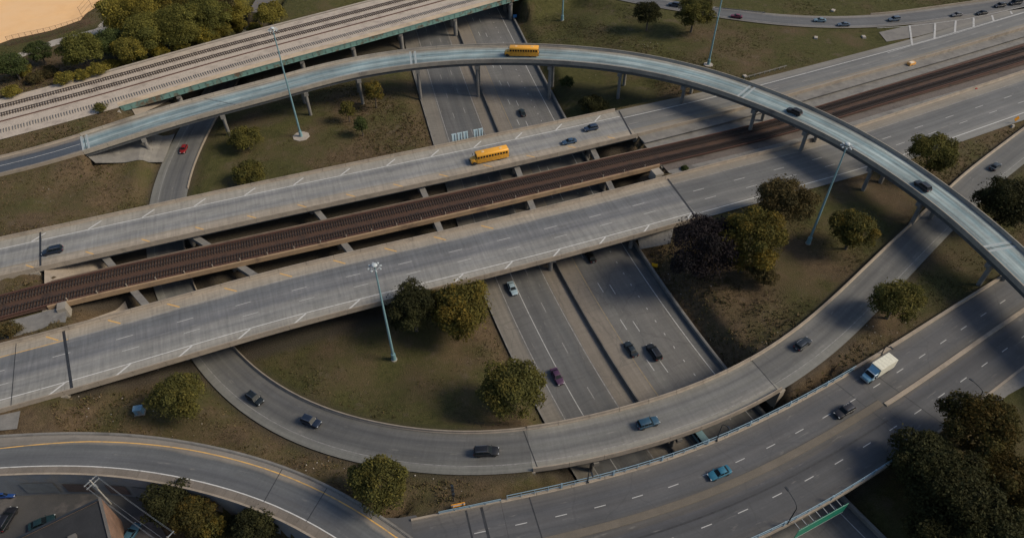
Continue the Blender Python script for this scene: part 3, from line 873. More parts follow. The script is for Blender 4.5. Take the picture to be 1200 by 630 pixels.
sr = structure(ribbon('south', (-1, 0), (1, 0), 0, SB + .03, SE, 'east_south_road', M['south_dark']))
cross_joint('south', 63.2, (-1, .45), (1, -.45), .14, M['joint'], sl, skew=1)
for s0, s1, tgt in ((1, SA, sl), (SB, SE, sr)):
    line('south', -5.9 if tgt is sl else -6.6, s0 + .1, s1 - .1, .2, M['white'], tgt); line('south', 5.75, s0 + .1, s1 - .1, .16, M['yellow' if tgt is sl else 'faint'], tgt)
    for o, ph in ((1.8, 83.6), (-1.95, 84.7)):
        q = np.arange(ph - 11.9 * 6, s1 - 1, 11.9 if tgt is sl else 12.2)
        dashes('south', o if tgt is sl else o - .5, q[q > s0 + 2], 3.3, .17, M['white2'], tgt)
dashes('south', 7.2, [69.6, 57.7, 45.8], 3.2, .28, M['yellow'], sl, 'shoulder_stripe', skew=math.radians(-40))
dashes('south', -7.1, [71.4, 59.6, 47.8], 3.6, .32, M['white'], sl, 'shoulder_stripe', skew=math.radians(36))
for k, s0, s1, lb in ((1, 1, SA - .05, 'tan parapet beside the rail line at the left end of the lower carriageway'), (-1, 1, SA - .05, 'tan parapet above the weedy bank at the left end of the lower carriageway'), (1, SB + .05, SE, 'pale concrete barrier between the gravel rail bed and the lower carriageway, right half')):
    tag(extrude('south', parapet_prof(k, .85, down=1.2), s0, s1, 'parapet_wall', M['conc_tan']), lb, 'barrier')

# ---- railway between the carriageways
RA, RB = SPAN['rail']; RE = ROADS['rail'].len - 1
rb = bridge_root('railway_bridge', 'long brown rail viaduct with two tracks between the highway decks', 'rail', 145)
extrude('rail', slab_prof((-1, .3), (1, -.3), -.06, -.5), RA, RB, 'deck_slab', M['conc_dark'], rb)
for o in (-3.3, -1.1, 1.1, 3.3):
    extrude('rail', slab_prof(o - .25, o + .25, -.49, -1.5), RA + .2, RB - .2, 'girder', M['girder'], rb, 6)
ribbon('rail', (-1, .35), (1, -.35), -.03, RA, RB, 'track_bed', M['rust_bed'], rb)
extrude('rail', [((-1, 0), -.9), ((-1, 0), .35), ((-1, .12), .5), ((-1, .34), .5), ((-1, .42), .35), ((-1, .42), -.1), ((-1, .3), -.9)], RA, RB - 1, 'parapet', surf('ochre_parapet', (.23, .155, .09), (.30, .205, .125), .6, (.13, .085, .055), .3, (.5, .7)), rb)
extrude('rail', slab_prof((1, -.3), (1, 0), -.9, .22), RA, RB, 'parapet', surf('brown_parapet', (.13, .095, .068), (.19, .135, .095), .6, (.08, .055, .04), .3, (.5, .7)), rb)
brk = MB().box((0, 0, .5), (.18, .22, 1.1)).mesh('bracket'); brk.materials.append(M['conc_tan'])
for s in np.arange(RA + 4, RB - 3, 6.1):
    o = bpy.data.objects.new('bracket', brk); COL.objects.link(o); o.parent = rb
    o.location = Vector(ROADS['rail'].pt(s, (-1, .62))) - Vector(rb['_world']); o.rotation_euler[2] = ROADS['rail'].heading(s)
bed0 = structure(ribbon('rail', (-1, -2.4), (1, .2), -.35, RB + .05, RE, 'ballast_bed', M['gravel'], None, 3, 2))
bed3 = structure(ribbon('rail', (1, .15), (1, 7.0), -.30, RB + .05, RE, 'far_gutter_slab', M['conc_grey'], None, 3, 2))
bed4 = structure(ribbon('rail', (-1, -6.0), (-1, -2.3), -.28, RB + .05, RE, 'near_gutter_slab', M['conc_grey'], None, 3, 2))
bed2 = structure(ribbon('rail', (-1, .3), (1, -.3), -.06, RB + .05, RE, 'east_track_bed', M['rust_bed']))
verge = structure(ribbon('north', (-1, -3.6), (-1, -.02), -.17, NB + .4, NE, 'verge_slab', M['conc_grey'], None, 3, 1))
bed1 = structure(ribbon('rail', (-1, 0), (1, 0), -.06, 1, RA - .02, 'west_track_bed', M['rust_bed']))


def track(key, off, s0, s1, parent_label, tie_mat, tie_len=2.5, rails=True, third=0, tie_w=.24, pitch=.62, rail_mat=None, name='railway_track', top=0.0, tie_h=.12, group=None):
    r = ROADS[key]; p = r.pt((s0 + s1) / 2, off)
    root = thing(name, parent_label, 'railway track', p, 0, group, world=True)
    s = np.arange(s0, s1, pitch); s = s + rng.normal(0, .03, len(s))
    C, z, w, Nn = r.interp(s); T = np.stack([Nn[:, 1], -Nn[:, 0]], 1)
    ctr = C + Nn * (off + rng.normal(0, .05, len(s)))[:, None]
    V = []
    for dz in (top - .03, top + tie_h):
        for a, b in ((-1, -1), (1, -1), (1, 1), (-1, 1)):
            V.append(np.c_[ctr + T * (a * tie_w / 2) + Nn * (b * tie_len / 2), z + dz])
    V = np.stack(V, 1).reshape(-1, 3); n = len(s)
    q = np.array([(4, 5, 6, 7), (0, 1, 5, 4), (1, 2, 6, 5), (2, 3, 7, 6), (3, 0, 4, 7)])
    F = (np.arange(n)[:, None, None] * 8 + q[None]).reshape(-1, 4)
    o = npmesh('ties', V, F, tie_mat, root); o['kind'] = 'stuff'
    if rails:
        for d in (-.72, .72):
            extrude(key, slab_prof(off + d - .05, off + d + .05, top + tie_h - .01, top + tie_h + .15), s0, s1, 'rail', rail_mat or M['rail'], root)
        if third:
            extrude(key, slab_prof(off + third - .09, off + third + .09, top + .1, top + .38), s0, s1, 'contact_rail', M['rust'], root)
    return root


track('rail', 2.05, 2, RE, 'farther of the two dark tracks between the carriageways', M['tie_dark'], 2.6, third=1.55)
track('rail', -2.05, 2, RE, 'nearer of the two dark tracks between the carriageways', M['tie_dark'], 2.6, third=-1.55)

# ---- piers below the three parallel decks
PIERS = [((128, 307), (165, 350)), ((237, 283), (290, 317)), ((373, 249), (407, 290)), ((497, 226), (514, 265)), ((608, 202), (623, 240)), ((698, 182), (715, 217))]
ORD = ['first', 'second', 'third', 'fourth', 'fifth', 'sixth', 'seventh', 'eighth', 'ninth', 'tenth', 'eleventh', 'twelfth', 'thirteenth', 'fourteenth']
for i, (p, q) in enumerate(PIERS):
    a = at(p[0], p[1], 5.2)[:2]; b = at(q[0], q[1], 5.2)[:2]
    d = (b - a) / np.linalg.norm(b - a)
    e0 = a - d * 16.0; e1 = b + d * 20.5
    c = (e0 + e1) / 2; L = np.linalg.norm(e1 - e0); rz = math.atan2(d[1], d[0])
    root = thing('bridge_pier', f'{ORD[i]} concrete pier from the left under the rail viaduct and both decks', 'bridge pier', (c[0], c[1], hz(*c)), 0, 'piers of the parallel viaducts', world=True)
    MB().box((c[0], c[1], 4.75), (L, 1.5, 1.1), rz).build('cap_beam', M['conc_grey'], root)
    for t in np.linspace(.04, .96, 7):
        x, y = e0 + (e1 - e0) * t
        g = hz(x, y)
        if g < 4:
            MB().tube((x, y, g - .3), (x, y, 4.22), .55, .55, 12).build('column', M['conc_grey'], root, 40)

# abutments and paved slopes
def patch(name, corners, n=8, m=6, mat=None, label=None, cat=None, lift=.3, drape=True):
    """a paved slope over the ground between four corners (px, py, z)."""
    P = [at(*c) for c in corners]; V = []
    for j in range(m + 1):
        for i in range(n + 1):
            u, v = i / n, j / m
            p = (P[0] * (1 - u) + P[1] * u) * (1 - v) + (P[3] * (1 - u) + P[2] * u) * v
            z = max(hz(p[0], p[1]) + lift, p[2]) if drape else p[2]
            V.append((p[0], p[1], z))
    F = [(j * (n + 1) + i, j * (n + 1) + i + 1, (j + 1) * (n + 1) + i + 1, (j + 1) * (n + 1) + i) for j in range(m) for i in range(n)]
    o = MB().add(V, F).build(name, mat or M['conc'])
    if o.data.polygons[0].normal.z < 0:
        o.data.flip_normals()
    return tag(o, label, cat)


patch('slope_paving', [(100, 181, 6.4), (205, 157, 1.0), (191, 190, .9), (112, 191, 5.4)], 14, 6, M['conc_grey'], 'pale paved slope under the left end of the curved flyover', 'paved slope')
patch('slope_paving', [(52, 312, 6.3), (130, 297, .6), (136, 318, .6), (52, 333, 6.3)], 12, 5, M['conc_tan'], 'paved slope under the left end of the upper viaduct deck', 'paved slope')
patch('slope_paving', [(88, 380, 6.0), (150, 358, .8), (160, 388, .8), (90, 410, 6.0)], 12, 5, M['conc_tan'], 'paved slope under the left end of the lower viaduct deck', 'paved slope')
patch('slope_paving', [(700, 190, .8), (752, 174, 6.0), (760, 186, 6.0), (706, 205, .8)], 12, 5, M['conc_tan'], 'tan paved slope under the right end of the upper viaduct deck', 'paved slope')
patch('slope_paving', [(150, 120, 7.4), (200, 112, 2.5), (206, 124, 2.0), (160, 138, 6.0)], 10, 5, M['conc_tan'], 'tan paved slope between the teal girder bridge and the flyover', 'paved slope')
patch('slope_paving', [(745, 268, 5.0), (790, 262, 6.0), (786, 285, 5.4), (750, 292, 2.4)], 8, 5, M['conc_grey'], 'grey paved slope below the lower deck beside the dark bush', 'paved slope')
for key, s, lb in (('north', NA, 'concrete abutment block under the left end of the upper viaduct deck'), ('north', NB, 'concrete abutment block under the right end of the upper viaduct deck'), ('south', SA, 'concrete abutment block under the left end of the lower viaduct deck'), ('south', SB, 'concrete abutment block under the right end of the lower viaduct deck'), ('rail', RA, 'concrete abutment block under the left end of the rail viaduct'), ('rail', RB, 'concrete abutment block under the right end of the rail viaduct')):
    e = -1 if s < 120 else 1
    a = extrude(key, slab_prof((-1, -.25), (1, .25), -.36 if key != 'rail' else -.55, -4.5), s + e * -.4, s + e * 1.4, 'abutment', M['conc'])
    tag(a, lb, 'abutment')
pl = at(79, 357, 6.2); rzp = ROADS['rail'].heading(RA)
m = MB(); m.box((pl[0] - .6, pl[1] - .9, 4.9), (2.0, 2.6, 4.2), rzp, .85)
tag(m.build('abutment_pillar', M['conc']), 'pale block pillar where the rail parapet starts at the left', 'pillar')
pw = at(45, 378, 5.8)
m = MB(); m.box((pw[0], pw[1], 4.9), (11.0, 5.2, 2.6), rzp + .02)
tag(m.build('service_slab', M['conc_grey']), 'flat grey concrete slab between rail line and lower carriageway, far left', 'slab')
pr = at(770, 203, 6.2)
m = MB(); m.box((pr[0], pr[1], 5.0), (3.0, 3.4, 3.6), rzp, .8)
tag(m.build('abutment_pillar', M['conc']), 'grey block pillar where the rail parapet ends at the right', 'pillar')

# ---- curved flyover
FA = 81.0; FE = ROADS['fly'].len - 1
fb = bridge_root('flyover_bridge', 'curved blue-grey ramp flyover sweeping over everything', 'fly', 220)
deck(fb, 'fly', FA, FE, M['fly'], depth=1.5, ngird=4, parapet_h=(.8, .8), side_mat=M['conc'])
line('fly', (1, -2.0), FA, FE, .14, M['faint'], fb); line('fly', (-1, 2.0), FA, FE, .14, M['faint'], fb)
pale = surf('pale_joint_concrete', (.25, .285, .30), (.30, .335, .345), .8, rough=.7)
for s in (FA + .8, 178, 281.6, 358):
    for d in (-.75, .75):
        cross_joint('fly', s + d, (-1, .5), (1, -.5), .55, pale, fb, 'joint_header', .013)
    cross_joint('fly', s, (-1, .5), (1, -.5), .16, M['joint'], fb)
cross_joint('fly', 119.5, (-1, .5), (1, -.5), .18, M['joint'], fb, skew=9)
FLYP = [96, 118.5, 143, 160, 179, 198, 221.5, 244, 264.5, 287, 303, 323.5, 339, 361]
FLYL = ['over the paved slope', 'beside the sunken road with the red car', 'behind the left lamp mast', 'behind the three small trees', 'left of the sunken expressway', 'on the median of the sunken expressway', 'right of the sunken expressway', 'in the grass right of the sunken expressway', 'in the grass before the upper carriageway', 'beside the upper carriageway and rail line', 'between rail line and lower carriageway', 'behind the mast right of the lower carriageway', 'beside the loop road at right', 'above the dark street at right']
for s, tx in zip(FLYP, FLYL):
    r = ROADS['fly']; c = r.pt(s, 0.0); w = float(np.interp(s, r.s, r.w)); rz = r.heading(s) + math.pi / 2
    root = thing('flyover_pier', 'concrete flyover pier ' + tx, 'bridge pier', (c[0], c[1], hz(c[0], c[1])), 0, 'piers of the curved flyover', world=True)
    MB().box((c[0], c[1], c[2] - 1.5 - .55), (w * .98, 1.3, 1.1), rz).build('cap_beam', M['conc_grey'], root)
    for o in (-w * .36, w * .36):
        p = r.pt(s, o); g = hz(p[0], p[1])
        MB().tube((p[0], p[1], g - .3), (p[0], p[1], c[2] - 2.5), .5, .5, 12).build('column', M['conc_grey'], root, 40)
fa = structure(ribbon('fly', (-1, 0), (1, 0), 0, 1, FA - .03, 'flyover_approach_road', M['asphalt_fly']))
line('fly', .4, 2, FA - .5, .16, M['white'], fa)
for k, lb in ((1, 'low tan barrier on the far side of the flyover approach at the left edge'), (-1, 'low tan barrier on the near side of the flyover approach at the left edge')):
    tag(extrude('fly', parapet_prof(k, .7, down=.5), 1, FA - .05, 'parapet_wall', M['conc_tan']), lb, 'barrier')

# ---- loop road
LA, LB = SPAN['loop']; LE = ROADS['loop'].len - 1
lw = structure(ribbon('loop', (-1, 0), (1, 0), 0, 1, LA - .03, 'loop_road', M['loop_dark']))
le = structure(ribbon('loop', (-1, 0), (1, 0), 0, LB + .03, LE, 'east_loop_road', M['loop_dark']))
lb_ = bridge_root('loop_bridge', 'curved grey loop bridge crossing the sunken expressway below the big viaducts', 'loop', 283)
deck(lb_, 'loop', LA, LB, M['loop'], depth=1.3, ngird=4, side_mat=M['conc_tan'])
for s0, s1, tgt in ((2, LA, lw), (LA, LB, lb_), (LB, LE, le)):
    line('loop', -2.6, s0 + .05, s1 - .05, .14, M['faint'], tgt)
cross_joint('loop', LA + .1, (-1, .4), (1, -.4), .16, M['joint'], lb_, skew=1.5); cross_joint('loop', LB - .1, (-1, .4), (1, -.4), .14, M['joint'], lb_, skew=-1)
for k, s0, s1, h, lb in ((1, 130, LA - .05, .6, 'low concrete parapet on the inner side of the loop road beside the grass'), (1, LB + .05, LE, .75, 'concrete parapet on the inner side of the loop road rising to the right'), (1, 2, 120, .35, 'pale kerb wall right of the sunken road with the red car')):
    tag(extrude('loop', parapet_prof(k, h, down=.6), s0, s1, 'parapet_wall', M['conc_tan']), lb, 'barrier')
s_ = S('loop', 797, 516, -1.5)
for s, lb in ((s_, 'concrete pier of the loop bridge near the teal van'), (270.0, 'concrete pier of the loop bridge at the left edge of the sunken expressway')):
    r = ROADS['loop']; c = r.pt(s, 0.0); rz = r.heading(s) + math.pi / 2
    root = thing('loop_pier', lb, 'bridge pier', (c[0], c[1], hz(c[0], c[1])), 0, 'piers of the loop bridge', world=True)
    MB().box((c[0], c[1], 4.9), (8.6, 1.0, .95), rz).build('cap_beam', M['conc_grey'], root)
    for o in (-2.6, 2.6):
        p = r.pt(s, o); MB().tube((p[0], p[1], hz(p[0], p[1]) - .3), (p[0], p[1], 4.45), .42, .42, 12).build('column', M['conc_grey'], root, 40)
for s, lb in ((LA, 'concrete abutment wall of the loop bridge at its left end'), (LB, 'concrete abutment wall of the loop bridge at its right end')):
    e = -1 if s == LA else 1
    tag(extrude('loop', slab_prof((-1, -.2), (1, .2), -.36, -5.5), s - e * .4, s + e * 1.0, 'abutment', M['conc']), lb, 'abutment')
    
# ---- bottom left ramp on its retaining wall
PE = ROADS['ramp'].len - 1
pr_ = structure(ribbon('ramp', (-1, 0), (1, 0), 0, 1, PE, 'curving_ramp', M['ramp']))
r = ROADS['ramp']
sg = sgrid(1, PE)
def ramp_line(o_fn, width, mat):
    C, z, w, Nn = r.interp(sg); o = o_fn(sg)
    V = np.r_[np.c_[C + Nn * (o - width / 2)[:, None], z + .012], np.c_[C + Nn * (o + width / 2)[:, None], z + .012]]
    n = len(sg); ob = MB().add(V, [(i, i + 1, n + i + 1, n + i) for i in range(n - 1)]).build('edge_line', mat, pr_)
    if ob.data.polygons[0].normal.z < 0:
        ob.data.flip_normals()
ramp_line(lambda s: np.interp(s, [60, 75, 95, 150], [1.55, 2.5, 2.9, 2.9]), .2, M['yellow'])
ramp_line(lambda s: s * 0 - 2.35, .18, M['white'])
slab_m = [surf('shoulder_slab_concrete', (c, c * .87, c * .75), (c * .85, c * .74, c * .64), .9) for c in (.135, .15, .165, .148)]
ks = np.arange(58, PE - 4, 2.15)
for i, s in enumerate(ks):           # the cast slabs of the near shoulder
    o = extrude('ramp', slab_prof((-1, .45), -2.5, .01, .035 + .012 * ((i * 7) % 3)), s + .05, s + 2.1, 'shoulder_slab', slab_m[(i * 5) % 4], pr_, 1.1)
for s in (112.5, 121.5):
    cross_joint('ramp', s, (-1, .4), (1, -.4), .12, M['joint'], pr_, skew=.8)
tag(extrude('ramp', parapet_prof(1, .2, base=.5, top=.35, down=.5), 1, PE, 'parapet_wall', M['conc_grey']), 'grey concrete kerb wall on the weedy side of the bottom left ramp', 'barrier')
wall = thing('retaining_wall', 'curved concrete retaining wall holding up the bottom left ramp', 'wall', r.pt(90, (-1, 0)) - np.array([0, 0, 6]), world=True)
extrude('ramp', [((-1, -.25), -7.0), ((-1, -.02), .75), ((-1, .2), .75), ((-1, .42), -.02), ((-1, .42), -7.0)], 1, PE, 'wall_face', surf('painted_retaining_wall', (.17, .185, .20), (.135, .145, .158), .3, (.20, .185, .165), .12, (.5, .62)), wall)
extrude('ramp', slab_prof((-1, -.08), (-1, .26), .74, .86), 1, PE, 'coping', M['conc_tan'], wall)
for s, l, dz0, dz1, c in ((76, 5, -5, -2.2, (.10, .075, .07)), (83.5, 4, -5, -2.0, (.11, .08, .075)), (69, 6, -5.2, -1.8, (.16, .175, .185)), (90, 7, -5.2, -1.9, (.15, .165, .18))):
    nm = 'painted_patch'
    rr = [ROADS['ramp'].pt(ss, (-1, -.31), 0) for ss in (s - l / 2, s, s + l / 2)]
    V = [(p[0], p[1], p[2] + d) for d in (dz0, dz1) for p in rr]
    MB().add(V, [(0, 1, 4, 3), (1, 2, 5, 4)]).build(nm, surf('wall_paint', c, tuple(x * .8 for x in c), .8), wall)

# ---- street at the lower right
TA, TB = SPAN['street']; TE = ROADS['street'].len - 1
tl = structure(ribbon('street', (-1, 0), (1, 0), 0, STREET0, TA - .03, 'west_street', M['street'], None, 3, 4))
tr = structure(ribbon('street', (-1, 0), (1, 0), 0, TB + .03, TE, 'east_street', M['street'], None, 3, 4))
tb = bridge_root('street_bridge', 'dark asphalt street bridge with tan median and blue railings at lower right', 'street', 115)
deck(tb, 'street', TA, TB, M['street'], depth=1.35, ngird=6, side_mat=M['conc_tan'], parapet_h=(.35, .35))
ph = 127.3 - 6.83 * 30
for s0, s1, tgt in ((STREET0, TA, tl), (TA, TB, tb), (TB, TE, tr)):
    for o in (4.0, -4.0):
        q = np.arange(ph + (0 if o > 0 else 1.6), s1 - .5, 6.83)
        dashes('street', (lambda s: np.interp(s, [70, 125], [4.7, 3.8])) if o > 0 else o, q[q > s0 + 1], 2.0, .15, M['white2'], tgt)
med = extrude('street', [(.15, -.02), (.2, .12), (1.45, .12), (1.5, -.02)], STREET0 + .5, TB, 'median_strip', surf('tan_median', (.118, .10, .078), (.096, .083, .067), .5, (.13, .11, .09), .2, (.5, .7)))
med2 = extrude('street', [(-.35, -.02), (-.3, .2), (.45, .2), (.5, -.02)], TB + .3, TE, 'median_strip', M['conc_tan'])
tag(med, 'wide tan raised median strip along the dark street', 'median'); tag(med2, 'narrow tan median kerb at the right end of the dark street', 'median')
for s, w_ in ((82.3, .2), (71.4, .3), (74.0, .45), (149, .12), (157, .16)):
    cross_joint('street', s, (-1, .4), (1, -.4), w_, M['joint'], tl if s < TA else (tr if s > TB else tb), skew=1.5 if s > 100 else .8)
seam = structure(ribbon('street', -2.55, -2.25, .012, STREET0 + 1, TB - 2, 'asphalt_seam', M['joint']))
seam['kind'] = 'structure'


def railing(key, off, s0, s1, label, post_every=2.4, h=1.35, base=.35, panel=9.7):
    r = ROADS[key]
    c = r.pt((s0 + s1) / 2, off, base)
    root = thing('bridge_railing', label, 'railing', c, 0, world=True)
    k, d = off
    for hh, t in ((h, .05), (h * .42, .04)):
        extrude(key, slab_prof((k, d - t), (k, d + t), base + hh - t, base + hh + t), s0, s1, 'rail', M['blue_rail'], root, 2.4)
    me = MB().box((0, 0, h / 2), (.1, .1, h)).mesh('post'); me.materials.append(M['blue_rail'])
    for s in np.arange(s0 + .1, s1, post_every):
        o = bpy.data.objects.new('post', me); COL.objects.link(o); o.parent = root
        o.location = Vector(r.pt(s, off, base)) - Vector(root['_world']); o.rotation_euler[2] = r.heading(s)
    for s in np.arange(s0 + panel, s1, panel):
        m2 = MB().box((0, 0, h / 2 + .03), (.3, .2, h + .1)).mesh('pilaster')
        o = link(m2, 'pilaster', M['blue_rail'], root)
        o.location = Vector(r.pt(s, off, base)) - Vector(root['_world']); o.rotation_euler[2] = r.heading(s)
    return root


railing('street', (1, -.2), 78.0, 153.5, 'blue-grey metal railing between the street and the loop bridge')
railing('street', (-1, .2), 100.0, 149.0, 'blue-grey metal railing on the near side of the street, above the green sign')
tag(extrude('street', [((1, 0), -.1), ((1, 0), .3), ((1, -.35), .3), ((1, -.35), -.1)], STREET0, TA - .05, 'kerb', M['conc_tan']), 'low tan kerb with rail end at the left end of the street', 'kerb')
railing('street', (1, -.2), 66.5, 77.0, 'short low blue rail at the left end of the street', 2.6, .7, .3, 30)
tag(extrude('street', [((1, .3), -.3), ((1, .3), .55), ((1, -.2), .55), ((1, -.3), -.1)], TB + 1.5, TE, 'kerb_wall', M['conc_tan']), 'pale concrete kerb wall on the far side of the street at right', 'barrier')
tag(extrude('street', [((-1, -.3), -.3), ((-1, -.3), .14), ((-1, .1), .14), ((-1, .1), -.1)], TB + .1, TE, 'kerb', M['conc_tan']), 'pale kerb on the near side of the street at the right edge', 'kerb')
for s, lb in ((TA, 'concrete abutment wall of the street bridge at its left end'), (TB, 'concrete abutment wall of the street bridge at its right end')):
    e = -1 if s == TA else 1
    tag(extrude('street', slab_prof((-1, -.2), (1, .2), -.36, -6.0), s - e * .4, s + e * 1.0, 'abutment', M['conc_grey']), lb, 'abutment')

# ---- exit ramp, top right
XE = ROADS['exit'].len - 1
xr = structure(ribbon('exit', (-1, 0), (1, 0), 0, 1, XE, 'exit_ramp', M['exit']))
line('exit', (-1, 1.6), 20, XE, .16, M['faint'], xr); line('exit', (1, -1.2), 20, XE, .16, M['faint'], xr)
# gore chevron bars and their edge lines
r_ex = ROADS['exit']
for i, (a, b) in enumerate((((1066, 30), (1069, 53)), ((1096, 27), (1095, 46)), ((1120, 24), (1119, 38.5)), ((1141, 21), (1141, 32)), ((1162.5, 18), (1164.5, 25)), ((1184, 13), (1186, 17)))):
    p, q = at(*a, 6.73), at(*b, 6.73); d = (q - p)[:2]; d /= np.linalg.norm(d); n = np.array([-d[1], d[0]]) * .32
    o = MB().add([(p[0] + n[0], p[1] + n[1], 6.73), (q[0] + n[0], q[1] + n[1], 6.73), (q[0] - n[0], q[1] - n[1], 6.73), (p[0] - n[0], p[1] - n[1], 6.73)], [(0, 1, 2, 3)]).build('gore_bar', M['white2'], nose)
    if o.data.polygons[0].normal.z < 0:
        o.data.flip_normals()
for pts in ([(1028, 33), (1066, 31), (1130, 23), (1200, 8), (1240, -2)], [(1040, 62), (1067, 54), (1119, 39.5), (1164, 26), (1200, 15)]):
    W_ = [at(a, b, 6.735) for a, b in pts]
    V = []
    for i, p in enumerate(W_):
        d = (W_[min(i + 1, len(W_) - 1)] - W_[max(i - 1, 0)])[:2]; d /= np.linalg.norm(d); n = np.array([-d[1], d[0]]) * .12
        V += [(p[0] + n[0], p[1] + n[1], 6.735), (p[0] - n[0], p[1] - n[1], 6.735)]
    o = MB().add(V, [(2 * i, 2 * i + 1, 2 * i + 3, 2 * i + 2) for i in range(len(W_) - 1)]).build('edge_line', M['white2'], nose)
    if o.data.polygons[0].normal.z < 0:
        o.data.flip_normals()
tag(extrude('exit', [((1, .25), -.3), ((1, .25), .5), ((1, -.05), .5), ((1, -.05), -.3)], S('exit', 1025, 22), XE, 'kerb_wall', M['conc_tan']), 'low tan wall behind the cars on the top right exit ramp', 'barrier')

# ---- railway bank, top left
BA, BB = SPAN['bank']; BE = ROADS['bank'].len - 1
bb = bridge_root('girder_bridge', 'rail bridge with rusty teal plate girders over the sunken expressway', 'bank', 180)
extrude('bank', slab_prof((-1, .2), (1, -.2), -.14, -.6), BA, BB, 'deck_slab', M['conc'], bb)
ribbon('bank', (-1, 2.6), (1, -.3), -.12, BA, BB, 'track_bed', M['ballast'], bb, 3, 4)
ribbon('bank', (-1, .02), (-1, 2.6), -.10, BA, BB, 'walkway', surf('sunlit_walkway', (.46, .36, .25), (.38, .30, .215), .5, (.28, .22, .16), .2, (.5, .7)), bb)  # sunlight put into the tan concrete colour of the walkway
extrude('bank', slab_prof((-1, .15), (-1, .4), -.3, -1.75), BA + .3, BB, 'girder_web', M['teal'], bb)
extrude('bank', slab_prof((-1, 0), (-1, .55), -.12, -.3), BA, BB, 'top_flange', M['teal'], bb)
extrude('bank', slab_prof((-1, 0), (-1, .55), -1.75, -1.9), BA + .3, BB, 'bottom_flange', M['teal'], bb)
stf = MB().box((0, 0, 0), (.12, .14, 1.42)).mesh('stiffener'); stf.materials.append(M['teal'])
for s in np.arange(BA + 1, BB, 2.2):
    o = bpy.data.objects.new('stiffener', stf); COL.objects.link(o); o.parent = bb
    o.location = Vector(ROADS['bank'].pt(s, (-1, .09), -1.03)) - Vector(bb['_world']); o.rotation_euler[2] = ROADS['bank'].heading(s)
for o in (-6, 0, 6):
    extrude('bank', slab_prof(o - .3, o + .3, -.59, -2.2), BA + .3, BB, 'girder', M['girder'], bb, 6)
bk = structure(ribbon('bank', (-1, -.5), (1, .8), -.12, 1, BA - .02, 'railway_bank', M['ballast'], None, 3, 4))
bk2 = structure(ribbon('bank', (-1, -.5), (1, .5), -.12, BB + .02, BE, 'far_railway_bank', M['ballast'], None, 3, 4))
o1 = 8.3
track('bank', 7.6, 2, BE, 'upper of the two pale tracks on the railway bank', M['tie'], 2.5, pitch=.72, tie_w=.3, top=-.12)
track('bank', 2.5, 2, BE, 'lower of the two pale tracks on the railway bank', M['tie'], 2.5, pitch=.72, tie_w=.3, top=-.12)
rr_ = extrude('bank', slab_prof(-1.85, -1.35, -.13, .04), 2, BE, 'rusty_rail', M['rust']); tag(rr_, 'long rusty loose rail lying below the bank tracks', 'rail')
track('bank', -7.3, 2, BB - 2, 'row of grey railless timber ties along the near side of the bank', M['tie_grey'], 2.1, rails=False, pitch=.74, tie_w=.22, name='tie_row', top=-.12, tie_h=.16)
tag(extrude('bank', [((1, .8), -1.0), ((1, .8), .1), ((1, .5), .1), ((1, .5), -.3)], 2, BE, 'kerb_wall', M['path']), 'pale low wall between the railway bank and the trees', 'wall')
ab = at(113, 136.5, 8.3)
tag(MB().box((ab[0], ab[1], 7.5), (13.5, 2.6, 1.9), ROADS['bank'].heading(100) - .1, .93).build('abutment', M['conc']), 'pale concrete abutment block at the left end of the teal girder bridge', 'abutment')
for i, (px, py) in enumerate([(212, 117), (358, 77), (418, 60), (475, 45), (538, 26), (602, 6)]):
    s, o = ROADS['bank'].locate(px, py, -2.6)
    q = ROADS['bank'].pt(s, (-1, 1.0)); 
    dirn = np.array([-.32, .95]) if i < 3 else np.array([-.25, .97])
    root = thing('girder_bridge_pier', f'{ORD[i]} round concrete pier row from the left under the teal girder bridge', 'bridge pier', (q[0], q[1], hz(q[0], q[1])), 0, 'piers of the teal girder bridge', world=True)
    c = q[:2] + dirn * 12
    MB().box((c[0], c[1], 6.25), (25.5, 1.3, .8), math.atan2(dirn[1], dirn[0])).build('cap_beam', M['conc_grey'], root)
    for t in (.3, 8, 16, 24):
        x, y = q[:2] + dirn * t; g = hz(x, y)
        if g < 5:
            MB().tube((x, y, g - .3), (x, y, 5.87), .75, .75, 14).build('column', M['conc_grey'], root, 40)
    if i == 5:
        tag(MB().box((q[0] + 1.6, q[1] - .6, 1.6), (1.4, .25, 1.1), .3).build('route_marker', plain('blue_sign_paint', (.02, .12, .3))), 'small blue sign beside the last round pier at top', 'sign')

# ------------------------------------------------------------------ vehicles (x forward, y left, z up)
def section(x, hw, z0, z1, r, tum=.0):
    """cross-section of a body at x: flat below, rounded shoulders above."""
    P = [(x, hw * .94, z0), (x, hw, z0 + (z1 - z0) * .35)]
    for k in range(4):
        a = k / 3 * math.pi / 2
        P.append((x, hw - tum - r + r * math.cos(a), z1 - r + r * math.sin(a)))
    return P + [(p[0], -p[1], p[2]) for p in P[::-1]]


def paint(name, c, metallic=.35):
    return plain(name, c, .45, metallic * .4, coat=.12)


WHEEL = {}


